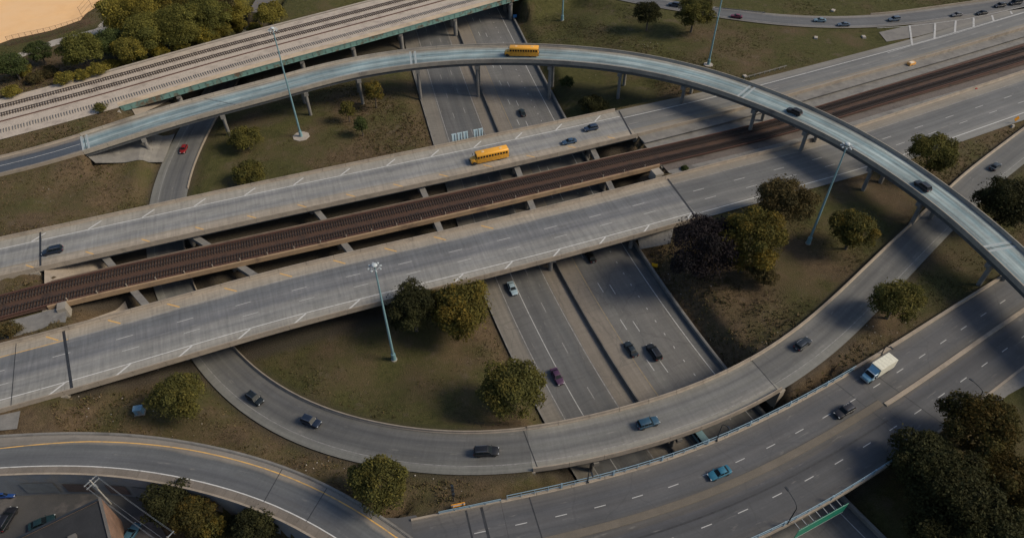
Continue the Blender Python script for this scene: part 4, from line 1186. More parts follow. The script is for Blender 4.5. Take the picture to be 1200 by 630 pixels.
def wheel_meshes(r, w):
    if (r, w) not in WHEEL:
        n = 14; m = MB(); rings = []
        for y, rr in ((-w / 2, r * .62), (-w / 2, r * .93), (-w * .36, r), (w * .36, r), (w / 2, r * .93), (w / 2, r * .62)):
            rings.append([(rr * math.cos(2 * math.pi * i / n), y, rr * math.sin(2 * math.pi * i / n)) for i in range(n)])
        ty = m.loft(rings).mesh('tyre', 40); ty.materials.append(M['tyre'])
        m = MB(); rings = []
        for y, rr in ((-w * .44, r * .6), (w * .44, r * .6), (w * .5, r * .5), (w * .42, r * .2)):
            rings.append([(rr * math.cos(2 * math.pi * i / n), y, rr * math.sin(2 * math.pi * i / n)) for i in range(n)])
        ri = m.loft(rings).mesh('rim', 30); ri.materials.append(M['rim'])
        WHEEL[(r, w)] = (ty, ri)
    return WHEEL[(r, w)]


def add_wheels(root, xs, hw, r, w=.23, rears=()):
    ty, ri = wheel_meshes(r, w)
    for x in xs:
        for sd in (1, -1):
            t = link(ty, 'wheel', None, root); t.location = (x, sd * (hw - w / 2 + .015), r)
            q = link(ri, 'rim', None, t)
            if sd < 0:
                t.rotation_euler[2] = math.pi
    return root


def quad_panel(root, name, P, mat, lift=.012, inset=.06, parent=None):
    """a pane set a little proud of the four corners of an opening."""
    P = [np.array(p, float) for p in P]; c = sum(P) / 4
    n = np.cross(P[1] - P[0], P[3] - P[0]); n /= np.linalg.norm(n)
    if np.dot(n, c - np.array([0, 0, .7])) < 0:
        n = -n
    Q = []
    for i, p in enumerate(P):
        e1 = P[(i + 1) % 4] - p; e2 = P[i - 1] - p
        Q.append(p + e1 / np.linalg.norm(e1) * inset + e2 / np.linalg.norm(e2) * inset)
    V = [q + n * lift for q in Q] + [q - n * .03 for q in Q]
    return MB().add(V, [(0, 1, 2, 3), (7, 6, 5, 4)] + [(i, (i + 1) % 4, 4 + (i + 1) % 4, 4 + i) for i in range(4)]).build(name, mat, root)


def car_parts(root, kind, pm):
    """sedan, hatch, suv, minivan, van and pickup bodies."""
    K = {'sedan': dict(L=4.75, W=.90, belt=.93, roof=1.44, hood=.92, ws=(.98, .18), rw=(-1.15, -1.85), wr=.33, tail=.98),
         'hatch': dict(L=4.35, W=.88, belt=.95, roof=1.5, hood=.92, ws=(.9, .15), rw=(-1.55, -2.0), wr=.33, tail=.98),
         'suv': dict(L=4.75, W=.95, belt=1.05, roof=1.72, hood=1.05, ws=(.95, .35), rw=(-1.95, -2.22), wr=.38, tail=1.06),
         'minivan': dict(L=5.05, W=.98, belt=1.05, roof=1.76, hood=1.02, ws=(1.25, .45), rw=(-2.2, -2.4), wr=.36, tail=1.06),
         'van': dict(L=5.4, W=1.0, belt=1.15, roof=2.1, hood=1.1, ws=(1.55, 1.05), rw=(-2.55, -2.62), wr=.38, tail=1.15),
         'pickup': dict(L=5.6, W=.99, belt=1.12, roof=1.86, hood=1.12, ws=(1.0, .45), rw=(-.85, -1.05), wr=.41, tail=1.1)}[kind]
    L, W = K['L'] / 2, K['W']; b = K['belt']; hd = K['hood']; zb = .26 if kind in ('sedan', 'hatch') else .34
    rings = [section(-L, W * .80, zb + .12, K['tail'] * .86, .10), section(-L + .10, W * .93, zb + .04, K['tail'] - .02, .10), section(-L + .5, W * .99, zb, K['tail'], .09),
             section(-.4, W, zb, b + .01, .08), section(K['ws'][0] - .05, W, zb, b, .09), section(L - .75, W * .98, zb, hd - .06, .14), section(L - .25, W * .92, zb + .02, hd - .14, .16), section(L - .05, W * .82, zb + .06, hd - .24, .16), section(L, W * .7, zb + .14, hd - .34, .12)]
    m = MB().loft(rings)
    # cabin shell
    xf0, xf1 = K['ws']; xr1, xr0 = K['rw']; rz = K['roof']; hb = W - .09; ht = W - .26 if kind in ('sedan', 'hatch') else W - .19
    base = [(xf0, hb, b - .03), (xr0, hb, b - .03), (xr0, -hb, b - .03), (xf0, -hb, b - .03)]
    top = [(xf1, ht, rz - .06), (xr1, ht, rz - .06), (xr1, -ht, rz - .06), (xf1, -ht, rz - .06)]
    crown = [(xf1 - .16, ht - .14, rz), (xr1 + .14, ht - .14, rz), (xr1 + .14, -ht + .14, rz), (xf1 - .16, -ht + .14, rz)]
    m.loft([base, top, crown])
    if kind == 'pickup':
        pass
    body = m.build('body', pm, root, 35)
    quad_panel(root, 'windshield', [base[0], base[3], top[3], top[0]], M['glass'])
    quad_panel(root, 'rear_window', [base[1], base[2], top[2], top[1]], M['glass'])
    def mix(a, c, t):
        return tuple(a[i] * (1 - t) + c[i] * t for i in range(3))
    for sd in (0, 1):
        B0, B1, T0, T1 = (base[0], base[1], top[0], top[1]) if sd == 0 else (base[3], base[2], top[3], top[2])
        cuts = (0, .52, 1) if kind in ('sedan', 'hatch', 'pickup') else (0, .38, .7, 1)
        for a, c in zip(cuts[:-1], cuts[1:]):
            quad_panel(root, 'side_window', [mix(B0, B1, a), mix(B0, B1, c), mix(T0, T1, c), mix(T0, T1, a)], M['glass'])
    if kind in ('suv', 'minivan'):
        for sd in (1, -1):
            MB().box(((xf1 + xr1) / 2, sd * (ht - .12), rz + .035), ((xf1 - xr1) * .8, .05, .05)).build('roof_rail', M['chrome'], root)
    if kind == 'pickup':
        MB().box((-1.9, 0, 1.115), (1.55, 1.5, .02)).build('bed', M['trim'], root)
        for sd in (1, -1):
            MB().box((-1.9, sd * .86, 1.14), (1.65, .16, .12)).build('bed_rail', pm, root)
        MB().box((-2.72, 0, 1.13), (.12, 1.6, .12)).build('tailgate', pm, root)
    for sd in (1, -1):
        MB().box((L - .10, sd * W * .64, hd - .30), (.22, .34, .15), -sd * .35).build('headlight', M['lamp'], root)
        MB().box((-L + .05, sd * W * .74, K['tail'] - .22), (.14, .24, .22 if kind != 'sedan' else .15)).build('tail_light', M['tail'], root)
        MB().box((xf0 - .12, sd * (W + .08), b + .08), (.12, .2, .13)).build('mirror', pm, root)
    MB().box((L + .0, 0, zb + .22), (.1, W * 1.1, .2)).build('grille', M['trim'], root)
    MB().box((-L + .0, 0, zb + .18), (.08, W * 1.3, .16)).build('bumper', M['trim'], root)
    MB().box((-L - .02, 0, K['tail'] - .42), (.03, .45, .14)).build('number_plate', M['lamp'], root)
    add_wheels(root, (L - .92, -L + .95), W, K['wr'])


PAINTS = {}


def get_paint(c, metallic=.35):
    k = (tuple(c), metallic)
    if k not in PAINTS:
        PAINTS[k] = paint('car_paint', c, metallic)
    return PAINTS[k]


BLACK = (.010, .011, .014); NAVY = (.008, .016, .032); CHAR = (.02, .022, .026)
CARS = [  # kind, colour, px, py, road, direction, label
    ('suv', (.20, .012, .014), 215, 174, 'loop', 1, 'bright red hatchback on the sunken road below the flyover'),
    ('minivan', NAVY, 61, 293, 'north', -1, 'dark blue minivan at the left joint of the upper carriageway'),
    ('sedan', (.03, .065, .12), 667, 165, 'north', -1, 'blue sedan on the upper carriageway, the left of the two cars'),
    ('suv', (.018, .035, .07), 692.5, 149.5, 'north', -1, 'dark blue car on the upper carriageway, the right of the two cars'),
    ('sedan', (.014, .022, .024), 612, 131, 'low', -1, 'black-green sedan on the sunken expressway north of the viaducts'),
    ('sedan', (.27, .36, .42), 600.5, 337, 'low', 1, 'pale silver-blue sedan on the sunken expressway just below the lower deck'),
    ('sedan', (.008, .008, .009), 692, 299.5, 'low', -1, 'black car half under the edge of the lower deck'),
    ('sedan', (.014, .022, .03), 739.5, 408, 'low', -1, 'black sedan on the sunken expressway beside a black minivan'),
    ('minivan', BLACK, 766.5, 411.5, 'low', -1, 'black minivan on the sunken expressway beside a black sedan'),
    ('sedan', (.06, .025, .06), 653, 440, 'low', 1, 'dark purple sedan on the left lanes of the sunken expressway'),
    ('van', (.20, .33, .38), 820, 512, 'low', -1, 'pale teal van in the gap below the loop bridge'),
    ('sedan', (.012, .012, .013), 685, -3, 'low', 1, None),
    ('suv', (.01, .015, .018), 298.5, 466, 'loop', 1, 'black crossover leading the left end of the loop road'),
    ('suv', (.012, .02, .04), 364.5, 493, 'loop', 1, 'dark navy boxy car with silver roof rail on the loop road'),
    ('minivan', BLACK, 570, 528, 'loop', 1, 'black minivan at the lowest bend of the loop road'),
    ('suv', (.02, .06, .10), 759.5, 494.5, 'loop', 1, 'dark blue suv with pale roof rails on the loop bridge'),
    ('suv', (.012, .018, .026), 941, 402, 'loop', 1, 'black car on the right part of the loop road'),
    ('sedan', (.018, .026, .036), 1167, 194, 'loop', 1, 'dark sedan at the far right end of the loop road'),
    ('suv', (.010, .010, .011), 931, 130, 'fly', -1, 'black suv on the flyover above the rail line'),
    ('suv', (.014, .018, .026), 1081.5, 217, 'fly', -1, 'black car on the right half of the flyover'),
    ('sedan', (.02, .12, .19), 843.5, 553, 'street', -1, 'teal-blue sedan on the near street'),
    ('suv', (.012, .012, .016), 990, 480.5, 'street', -1, 'black hatchback on the near street behind the white truck'),
    ('suv', (.035, .05, .075), 790, 5, 'exit', -1, 'dark blue car behind the two trees on the exit ramp'),
    ('sedan', (.13, .02, .045), 863, 18.5, 'exit', -1, 'maroon sedan on the exit ramp'),
    ('sedan', (.13, .20, .25), 961, 23, 'exit', -1, 'light blue-grey sedan, leftmost of three on the exit ramp'),
    ('sedan', (.08, .11, .15), 989, 28, 'exit', -1, 'slate sedan, middle of three on the exit ramp'),
    ('suv', (.07, .10, .14), 1048, 22, 'exit', -1, 'grey-blue suv, rightmost of three on the exit ramp'),
    ('sedan', (.10, .10, .11), 1121.5, 16.5, 'exit', -1, 'dark sedan with pale windshield beside the gore bars'),
    ('sedan', (.012, .012, .014), 1151, 14.5, 'exit', -1, 'small black car behind the sedan at the gore bars'),
    ('suv', (.03, .03, .035), 1172, 6, 'exit', -1, 'dark suv in the top right corner, leading a dark van'),
    ('van', (.025, .025, .03), 1190, 3, 'exit', -1, 'dark van at the top right edge of the picture'),
]
def place(root, key, px, py, direction, h=.75):
    r = ROADS[key]; s, off = r.locate(px, py, h)
    p = r.pt(s, off); root.location = p
    # follow the slope of the road
    dz = (r.interp(s + 2)[1] - r.interp(s - 2)[1]) / 4
    hd = r.heading(s) + (0 if direction > 0 else math.pi)
    root.rotation_euler = (0, -math.atan(float(dz)) * direction, hd)
    return s, off


for kind, c, px, py, key, dr, lb in CARS:
    if lb is None:
        continue
    if kind == 'suv' and c[0] > .15:
        kind = 'hatch'
    nm = {'sedan': 'sedan_car', 'hatch': 'hatchback_car', 'suv': 'suv_car', 'minivan': 'minivan', 'van': 'van', 'pickup': 'pickup_truck'}[kind]
    root = thing(nm, lb, {'pickup': 'pickup truck', 'van': 'van', 'minivan': 'minivan'}.get(kind, 'car'), group='vehicles on the interchange')
    car_parts(root, kind, get_paint(c))
    root.scale = (.89, .89, .89)
    place(root, key, px, py, dr)
for kind, c, px, py, rzd, lb in (('hatch', (.012, .05, .2), 6, 578, 2, 'bright blue car parked at the left edge below the ramp wall'), ('minivan', (.012, .013, .018), 8, 608, 86, 'black van parked in the bottom left corner of the lot'),
                                 ('sedan', (.012, .035, .04), 49, 612, 28, 'dark teal car parked beside the black-roofed building'), ('sedan', (.04, .11, .16), 153, 626, 75, 'light blue car parked on the brick side of the building')):
    p = on_ground(px, py, .7)
    root = thing({'sedan': 'sedan_car', 'hatch': 'hatchback_car', 'minivan': 'minivan'}[kind], lb, 'car', (p[0], p[1], .51), math.radians(rzd), 'cars parked in the lot')
    car_parts(root, kind, get_paint(c))
    root.scale = (.89, .89, .89)


def school_bus(label, key, px, py, dr):
    root = thing('school_bus', label, 'school bus', group='yellow school buses')
    Y = get_paint((.66, .315, .028), .0); Lr = -5.35; Lf = 3.55; W = 1.2
    def bs(x, z1, hw=W):
        P = [(x, hw, .45), (x, hw, 1.9)]
        for k in range(6):
            a = k / 5 * math.pi / 2
            P.append((x, hw - .42 + .42 * math.cos(a), z1 - .42 + .42 * math.sin(a)))
        return P + [(p[0], -p[1], p[2]) for p in P[::-1]]
    MB().loft([bs(Lr, 2.95, W * .97), bs(Lr + .12, 3.02), bs(Lf - .15, 3.02), bs(Lf, 2.94, W * .96)]).build('body', Y, root, 35)
    MB().loft([section(Lf - .1, 1.06, .5, 1.75, .22), section(Lf + .9, 1.0, .5, 1.62, .26), section(Lf + 1.45, .88, .5, 1.42, .28), section(Lf + 1.62, .76, .6, 1.2, .2)]).build('hood', Y, root, 35)
    quad_panel(root, 'windshield', [(Lf + .01, 1.05, 1.68), (Lf + .01, -1.05, 1.68), (Lf + .01, -.95, 2.62), (Lf + .01, .95, 2.62)], M['glass'], .02, .03)
    quad_panel(root, 'rear_window', [(Lr - .01, .8, 1.75), (Lr - .01, -.8, 1.75), (Lr - .01, -.8, 2.5), (Lr - .01, .8, 2.5)], M['glass'], .02, .03)
    win = MB().box((0, 0, 0), (.58, .04, .62)).mesh('side_window'); win.materials.append(M['glass'])
    for sd in (1, -1):
        for i in range(11):
            o = link(win, 'side_window', None, root); o.location = (Lr + .62 + i * .785, sd * (W + .004), 2.12)
        for z in (1.55, 1.12, .75):
            MB().box(((Lr + Lf) / 2, sd * (W + .012), z), (Lf - Lr - .1, .03, .07)).build('rub_rail', M['trim'], root)
        MB().box((Lf + 1.56, sd * .68, .98), (.12, .26, .24)).build('headlight', M['lamp'], root)
        MB().box((Lr - .02, sd * .85, 1.3), (.06, .22, .22)).build('tail_light', M['tail'], root)
        MB().box((Lf + .5, sd * 1.35, 1.9), (.12, .3, .4)).build('mirror', M['trim'], root)
        MB().box((Lf + .02, sd * .62, 2.83), (.06, .22, .14)).build('warning_light', M['tail'], root)
    pale_y = plain('pale_hatch_paint', (.62, .42, .2), .5)
    for x in (-3.4, 1.6):
        MB().box((x, 0, 3.05), (.75, .75, .07), 0, .9).build('roof_hatch', pale_y, root)
    MB().box((Lf + 1.68, 0, .72), (.16, 2.2, .26)).build('bumper', M['trim'], root)
    MB().box((Lr - .08, 0, .68), (.16, 2.3, .26)).build('bumper', M['trim'], root)
    MB().box((Lf + 1.63, 0, 1.05), (.05, .8, .4)).build('grille', M['trim'], root)
    add_wheels(root, (Lf + .75, Lr + 2.5), W - .02, .5, .3)
    s, o = place(root, key, px, py, dr, 1.6)
    return root


school_bus('yellow school bus on the upper carriageway beside the rail line', 'north', 572.5, 181.5, -1)
school_bus('yellow school bus on top of the curved flyover', 'fly', 611, 59.5, -1)

# box truck
bt = thing('box_truck', 'white box truck with a light blue cab on the near street', 'truck')
cream = plain('cream_box_paint', (.55, .54, .46), .55); cab = get_paint((.17, .34, .45), .1); cabw = get_paint((.45, .55, .62), .1)
MB().box((-1.35, 0, 2.25), (5.3, 2.35, 2.5)).build('cargo_box', cream, bt)
MB().box((-1.35, 0, 3.515), (5.2, 2.2, .03)).build('roof_panel', plain('pale_roof', (.60, .585, .48), .6), bt)
for x in np.arange(-3.6, 1.0, .9):
    MB().box((x, 0, 3.54), (.06, 2.2, .025)).build('roof_bow', cream, bt)
MB().box((-1.35, 0, .92), (5.6, 1.0, .22)).build('chassis', M['trim'], bt)
MB().loft([section(1.35, 1.08, .5, 2.35, .16), section(2.35, 1.08, .5, 2.35, .2), section(2.5, 1.04, .5, 2.2, .25)]).build('cab', cabw, bt, 35)
MB().loft([section(2.42, 1.05, .5, 1.6, .2), section(3.3, .98, .5, 1.4, .22), section(3.62, .86, .55, 1.22, .2)]).build('hood', cab, bt, 35)
quad_panel(bt, 'windshield', [(2.82, .98, 1.52), (2.82, -.98, 1.52), (2.42, -.92, 2.3), (2.42, .92, 2.3)], M['glass'], .05, .02)
MB().add([(1.4, 1.0, 2.33), (2.2, .95, 2.37), (2.2, -.95, 2.37), (1.4, -1.0, 2.33), (1.4, .98, 3.3), (1.4, -.98, 3.3)], [(0, 1, 4), (3, 5, 2), (1, 2, 5, 4), (0, 4, 5, 3), (0, 3, 2, 1)]).build('roof_fairing', cab, bt)
for sd in (1, -1):
    MB().box((1.9, sd * 1.085, 1.85), (.75, .03, .6)).build('side_window', M['glass'], bt)
    MB().box((3.55, sd * .66, 1.0), (.16, .3, .22)).build('headlight', M['lamp'], bt)
    MB().box((2.5, sd * 1.28, 1.9), (.12, .22, .45)).build('mirror', M['trim'], bt)
    MB().box((-4.02, sd * .95, 1.05), (.05, .25, .18)).build('tail_light', M['tail'], bt)
MB().box((3.68, 0, .66), (.14, 2.0, .24)).build('bumper', M['galv'], bt)
add_wheels(bt, (2.75, -2.5), 1.08, .46, .3)
bt.scale = (.92, .92, .92)
place(bt, 'street', 1029, 432, -1, 1.7)

# ------------------------------------------------------------------ high masts
def high_mast(label, px, py, height, n=8, pad_r=1.9):
    p = on_ground(px, py); z = p[2]
    root = thing('light_mast', label, 'light mast', p, group='tall teal light masts')
    MB().tube((0, 0, -.2), (0, 0, .14), pad_r, pad_r * .97, 8).build('base_pad', M['path'], root)
    MB().tube((0, 0, .13), (0, 0, 1.9), .52, .47, 12).build('base_sleeve', M['mast'], root, 40)
    MB().tube((0, 0, 1.9), (0, 0, height), .3, .14, 12).build('pole', M['mast'], root, 40)
    m = MB(); nn = 20
    for k in range(nn):
        a0, a1 = 2 * math.pi * k / nn, 2 * math.pi * (k + 1) / nn
        m.tube((.85 * math.cos(a0), .85 * math.sin(a0), height - .4), (.85 * math.cos(a1), .85 * math.sin(a1), height - .4), .07, .07, 6, False)
    for k in range(4):
        a = math.pi / 4 + k * math.pi / 2
        m.tube((0, 0, height - .4), (.85 * math.cos(a), .85 * math.sin(a), height - .4), .05, .05, 6)
    m.build('lamp_ring', M['galv'], root)
    rings = [[(rr * math.cos(2 * math.pi * i / 14), rr * math.sin(2 * math.pi * i / 14), height + zz) for i in range(14)] for rr, zz in ((.35, -.25), (.55, .0), (.45, .2), (.15, .32))]
    MB().loft(rings).build('hoist_cap', plain('pale_cap', (.40, .44, .46), .6), root, 40)
    lum = MB().box((0, 0, 0), (.44, .3, .2), 0, .75).mesh('luminaire'); lum.materials.append(plain('luminaire_shell', (.36, .40, .42), .5))
    for k in range(n):
        a = 2 * math.pi * (k + .5) / n
        o = link(lum, 'luminaire', None, root); o.location = (1.12 * math.cos(a), 1.12 * math.sin(a), height - .5); o.rotation_euler[2] = a
    return root


high_mast('tall teal light mast rising in front of the flyover at left', 353, 160, 33.6, pad_r=2.6)
high_mast('tall teal light mast standing in the grass inside the loop road', 462, 421, 27.6, pad_r=.7)
high_mast('tall light mast standing right of the orange tree, its head over the flyover', 947, 285, 27.9, pad_r=.7)
high_mast('tall teal light mast beside the exit ramp, cut by the top edge', 830, 76, 31, pad_r=1.6)
high_mast('tall light mast at top centre, only its foot in view', 659, 24, 30, pad_r=.7)

# ------------------------------------------------------------------ street lamps
def street_lamp(label, key, s, off, arm, height=9.5, side=1):
    r = ROADS[key]; p = r.pt(s, off); ang = r.heading(s) + side * math.pi / 2
    root = thing('street_lamp', label, 'street lamp', p, ang, 'curved street lamps')
    MB().tube((0, 0, -.4), (0, 0, height * .8), .12, .085, 8).build('post', M['dark_metal'], root, 40)
    m = MB(); q = [(0, 0, height * .8), (.25, 0, height * .88), (.9, 0, height * .95), (arm, 0, height)]
    for a, b in zip(q[:-1], q[1:]):
        m.tube(a, b, .07, .06, 8)
    m.build('arm', M['dark_metal'], root, 40)
    MB().box((arm + .25, 0, height), (.75, .3, .16)).build('lamp_head', M['dark_metal'], root)
    MB().box((0, 0, .1), (.4, .4, .5)).build('base', M['dark_metal'], root)


RS = ROADS['street']
for (px, py), k, arm, h, lb in (((933, 627), -1, 2.6, 7.0, 'dark curved street lamp at the near railing above the green sign'), ((842, 519), 1, -1.2, 6.5, 'dark street lamp on the far railing beside the teal van'), ((689, 565), 1, -1.0, 5.0, 'short dark lamp post on the far railing below the black minivan'), ((1136, 466), -1, 2.4, 4.2, 'dark street lamp on the near kerb behind the yellow-topped tree'), ((1033, 414), 1, -.8, 3.2, 'short lamp beside the white box truck')):
    s, o = RS.locate(px, py, .3)
    street_lamp(lb, 'street', s, (k, -k * .2), abs(arm), h, -1 if arm < 0 or k > 0 else 1)

# ------------------------------------------------------------------ signs and roadside things
def sign_board(name, label, p, rz, w, h, z0, mat, border=None, legs=(.35,), cat='sign', tilt=0.0):
    root = thing(name, label, cat, p, rz)
    MB().box((0, 0, z0 + h / 2), (.06, w, h)).build('board', mat, root)
    if border:
        for dz in (0.06, h - .06):
            MB().box((-.034, 0, z0 + dz), (.012, w - .08, .05)).build('border', border, root)
        for dy in (-w / 2 + .06, w / 2 - .06):
            MB().box((-.034, dy, z0 + h / 2), (.012, .05, h - .22)).build('border', border, root)
    for y in legs:
        for sd in ((1, -1) if y else (1,)):
            MB().tube((.06, sd * y * w, -.2), (.06, sd * y * w, z0 + h * .9), .05, .05, 6).build('post', M['galv'], root)
    return root


ORANGE = plain('orange_sign_sheet', (.75, .30, .02), .4); YEL = plain('yellow_sign_sheet', (.78, .42, .02), .4); GREEN = surf('green_sign_sheet', (.012, .16, .10), (.016, .20, .125), .5, rough=.4)
BACK = surf('aluminium_sign_back', (.34, .46, .52), (.42, .54, .60), .8, rough=.5, metallic=.0)
p = on_ground(767, 311, 1.0)
sign_board('warning_sign', 'small yellow warning board at the right edge of the sunken expressway', p, math.radians(75), 1.5, 1.2, .5, YEL, M['trim'])
p = on_ground(1190, 142, 1.2)
root = thing('warning_sign', 'orange diamond warning sign on the verge at the right edge', 'sign', p, math.radians(100))
MB().box((0, 0, 2.0), (.06, 1.25, 1.25), 0, 1, Matrix.Rotation(math.pi / 4, 3, 'X')).build('board', ORANGE, root)
MB().tube((.08, 0, 0), (.08, 0, 2.4), .05, .05, 6).build('post', M['galv'], root)
p = on_ground(1186, 149); tag(MB().box((p[0], p[1], p[2] + .35), (1.1, .7, .8), .4, .7).build('sand_bag', M['path']), 'small pale bag below the orange diamond sign', 'bag')
# electric cabinet, barricade, arrow trailer
p = on_ground(163, 481, .6)
root = thing('utility_cabinet', 'light blue utility cabinet in the weeds above the bottom left ramp', 'cabinet', p, .2)
blue_c = surf('faded_blue_paint', (.14, .24, .30), (.18, .29, .35), 1)
MB().box((0, 0, .75), (1.5, 1.1, 1.5)).build('housing', blue_c, root); MB().box((0, 0, 1.54), (1.65, 1.25, .1)).build('lid', blue_c, root); MB().box((.2, -.57, .7), (.7, .04, 1.1)).build('door', M['galv'], root); MB().box((0, 0, .04), (1.9, 1.5, .2)).build('plinth', M['conc'], root)
sx, ox = RS.locate(537, 592, .3); p = RS.pt(sx, (1, .45))
root = thing('road_barricade', 'orange and white barricade beside a dark post at the street end', 'barricade', p, RS.heading(sx))
for z, mt in ((.35, ORANGE), (.75, M['white']), (1.1, ORANGE)):
    MB().box((0, 0, z), (2.3, .08, .26)).build('board', mt, root)
for x in (-.9, .9):
    MB().box((x, 0, .6), (.1, .5, 1.25), 0, .4).build('foot', M['galv'], root)
p = RS.pt(sx - .6, (1, 1.8))
root = thing('signal_post', 'thin dark post with small boxes behind the orange barricade', 'post', p)
MB().tube((0, 0, -.3), (0, 0, 5.2), .1, .08, 8).build('post', M['dark_metal'], root)
for z in (2.2, 3.6, 4.9):
    MB().box((.1, -.1, z), (.45, .4, .7)).build('signal_box', M['dark_metal'], root)
sN, oN = ROADS['north'].locate(1088, 84, .6); p = ROADS['north'].pt(sN, (-1, -1.1), -.45)
root = thing('arrow_trailer', 'orange and white maintenance trailer beside the rail line at right', 'trailer', p, ROADS['north'].heading(sN))
MB().box((0, 0, .75), (2.6, 1.3, .7), 0, .92).build('bin', plain('orange_trailer_paint', (.62, .30, .07), .5), root); MB().box((-.2, 0, 1.15), (1.7, 1.15, .22), 0, .85).build('cover', plain('canvas', (.60, .50, .36), .8), root); MB().box((1.7, 0, .5), (.9, .14, .12)).build('tow_bar', M['galv'], root)
add_wheels(root, (-.3,), .68, .3, .18)
# overhead sign backs on the far parapet of the upper deck
rN = ROADS['north']
for (pxa, pxb), lb, cuts in (((529, 549), 'left group of pale overhead sign backs behind the upper deck', 3), ((555, 567), 'right pair of pale overhead sign backs behind the upper deck', 2)):
    sa = rN.locate(pxa, 164.5 if pxa < 540 else 160, 1.0)[0]; sb2 = rN.locate(pxb, 160.5 if pxa < 540 else 158, 1.0)[0]
    c = rN.pt((sa + sb2) / 2, (1, .5)); rz = rN.heading((sa + sb2) / 2)
    root = thing('overhead_sign', lb, 'sign', c, rz, 'sign backs on the upper deck')
    Lw = sb2 - sa; wq = Lw / cuts
    for i in range(cuts):
        x = -Lw / 2 + wq * (i + .5)
        MB().box((x, .1, .9), (wq * .86, .08, 4.0)).build('board', BACK, root)
        MB().box((x - wq * .36, .0, .9), (.12, .14, 3.5)).build('rib', M['galv'], root); MB().box((x + wq * .15, .0, .9), (.06, .12, 3.5)).build('rib', M['dark_metal'], root)
    MB().box((0, -.05, -.2), (Lw, .14, .16)).build('beam', M['galv'], root)
# green overhead sign on the near side of the street bridge
sA = RS.locate(938, 630, .0)[0]; sB = RS.locate(1001, 597, .0)[0]
c = RS.pt((sA + sB) / 2, (-1, -1.5)); rz = RS.heading((sA + sB) / 2)
gs = thing('overhead_sign', 'green overhead sign hung on the near side of the street bridge', 'sign', c, rz)
Lw = sB - sA
MB().box((0, 0, -1.0), (Lw, .08, 3.2)).build('board', GREEN, gs)
for z in (-2.53, .53):
    MB().box((0, -.045, z), (Lw - .1, .012, .09)).build('border', M['white'], gs)
for x in np.arange(-Lw / 2 + .6, Lw / 2, 1.5):
    MB().box((x, .75, .1), (.1, 1.4, .1)).build('bracket', M['galv'], gs); MB().box((x, .07, -1.0), (.1, .07, 3.3)).build('rib', M['galv'], gs)


def guard_rail(pts, z, label):
    W_ = [at(a, b, z + .6) for a, b in pts]
    root = thing('guard_rail', label, 'guard rail', (W_[0][0], W_[0][1], z), world=True)
    for a, b in zip(W_[:-1], W_[1:]):
        d = (b - a)[:2]; L = np.linalg.norm(d); rz = math.atan2(d[1], d[0]); c = (a + b) / 2
        MB().box((c[0], c[1], z + .6), (L, .08, .3), rz).build('beam', M['conc_grey'], root)
        for t in np.arange(0, L, 2.0):
            q = a[:2] + d / L * t
            MB().box((q[0] - math.sin(rz) * .12, q[1] + math.cos(rz) * .12, z + .28), (.12, .12, .95)).build('post', M['galv'], root)


guard_rail([(873, 90.5), (897, 84), (922, 77)], 6.6, 'grey guard rail at the tip of the grass beside the flyover')
guard_rail([(838, 9), (868, 12), (897, 15)], 6.6, 'blue-grey guard rail above the maroon car on the exit ramp')
# small litter and pole-side boxes along the verge
for i, (px, py, s, c, lb) in enumerate(((1012, 137, .5, M['conc_dark'], 'small dark box on the gravel right of the rail tracks'), (1143, 105, .4, M['tail'], 'tiny red object on the pale shoulder at right'), (1128, 62, .6, M['trim'], 'small black box on the shoulder of the upper carriageway at right'), (976, 13, .9, M['path'], 'pale concrete pad in the grass above the exit ramp'), (956, 45, .9, M['path'], 'left pale slab in the grass left of the gore'), (1012, 44, .9, M['path'], 'right pale slab in the grass left of the gore'), (873, 90, .8, M['path'], 'pale block at the start of the guard rail'))):
    p = on_ground(px, py)
    zt = p[2] + (.3 if i in (1, 2) else 0)
    tag(MB().box((p[0], p[1], zt + s * .2), (s * 2, s * 1.4, s * .6), .3 * i, .85).build(['ground_box', 'traffic_marker', 'ground_box', 'manhole_slab', 'manhole_slab', 'manhole_slab', 'end_block'][i], c), lb, ['box', 'marker', 'box', 'slab', 'slab', 'slab', 'block'][i])

# ------------------------------------------------------------------ the building and the power line, bottom left
Rz = 9.0
a, b2 = at(118, 583, Rz), at(131, 634, Rz)                    # far right corner, near right
c2 = at(16, 632, Rz)
d1 = (b2 - a)[:2]; d1 = d1 / np.linalg.norm(d1); d2 = (c2 - a)[:2]; d2 = d2 / np.linalg.norm(d2)
corn = [a[:2], a[:2] + d1 * 22, a[:2] + d1 * 22 + d2 * 26, a[:2] + d2 * 26]
bld = thing('brick_building', 'flat-roofed building with black tar roof and brick side in the corner lot', 'building', (a[0], a[1], .5), world=True)
brick_m, nt, bs_ = newmat('brown_brick')
tc = N(nt, 'ShaderNodeTexCoord').outputs['Object']; bt_ = N(nt, 'ShaderNodeTexBrick'); bt_.inputs['Scale'].default_value = 1.0
bt_.inputs['Color1'].default_value = (.21, .105, .062, 1); bt_.inputs['Color2'].default_value = (.155, .08, .05, 1); bt_.inputs['Mortar'].default_value = (.17, .14, .115, 1)
bt_.inputs['Brick Width'].default_value = .22; bt_.inputs['Row Height'].default_value = .075; bt_.inputs['Mortar Size'].default_value = .01
mp = N(nt, 'ShaderNodeMapping'); mp.inputs['Rotation'].default_value = (math.pi / 2, 0, math.pi / 2); nt.links.new(tc, mp.inputs[0]); nt.links.new(mp.outputs[0], bt_.inputs[0])
nn = noise(nt, tc, .5, 4); nt.links.new(scalec(nt, bt_.outputs[0], maprange(nt, nn, .3, .7, .75, 1.25)), bs_.inputs[0]); bs_.inputs['Roughness'].default_value = .9
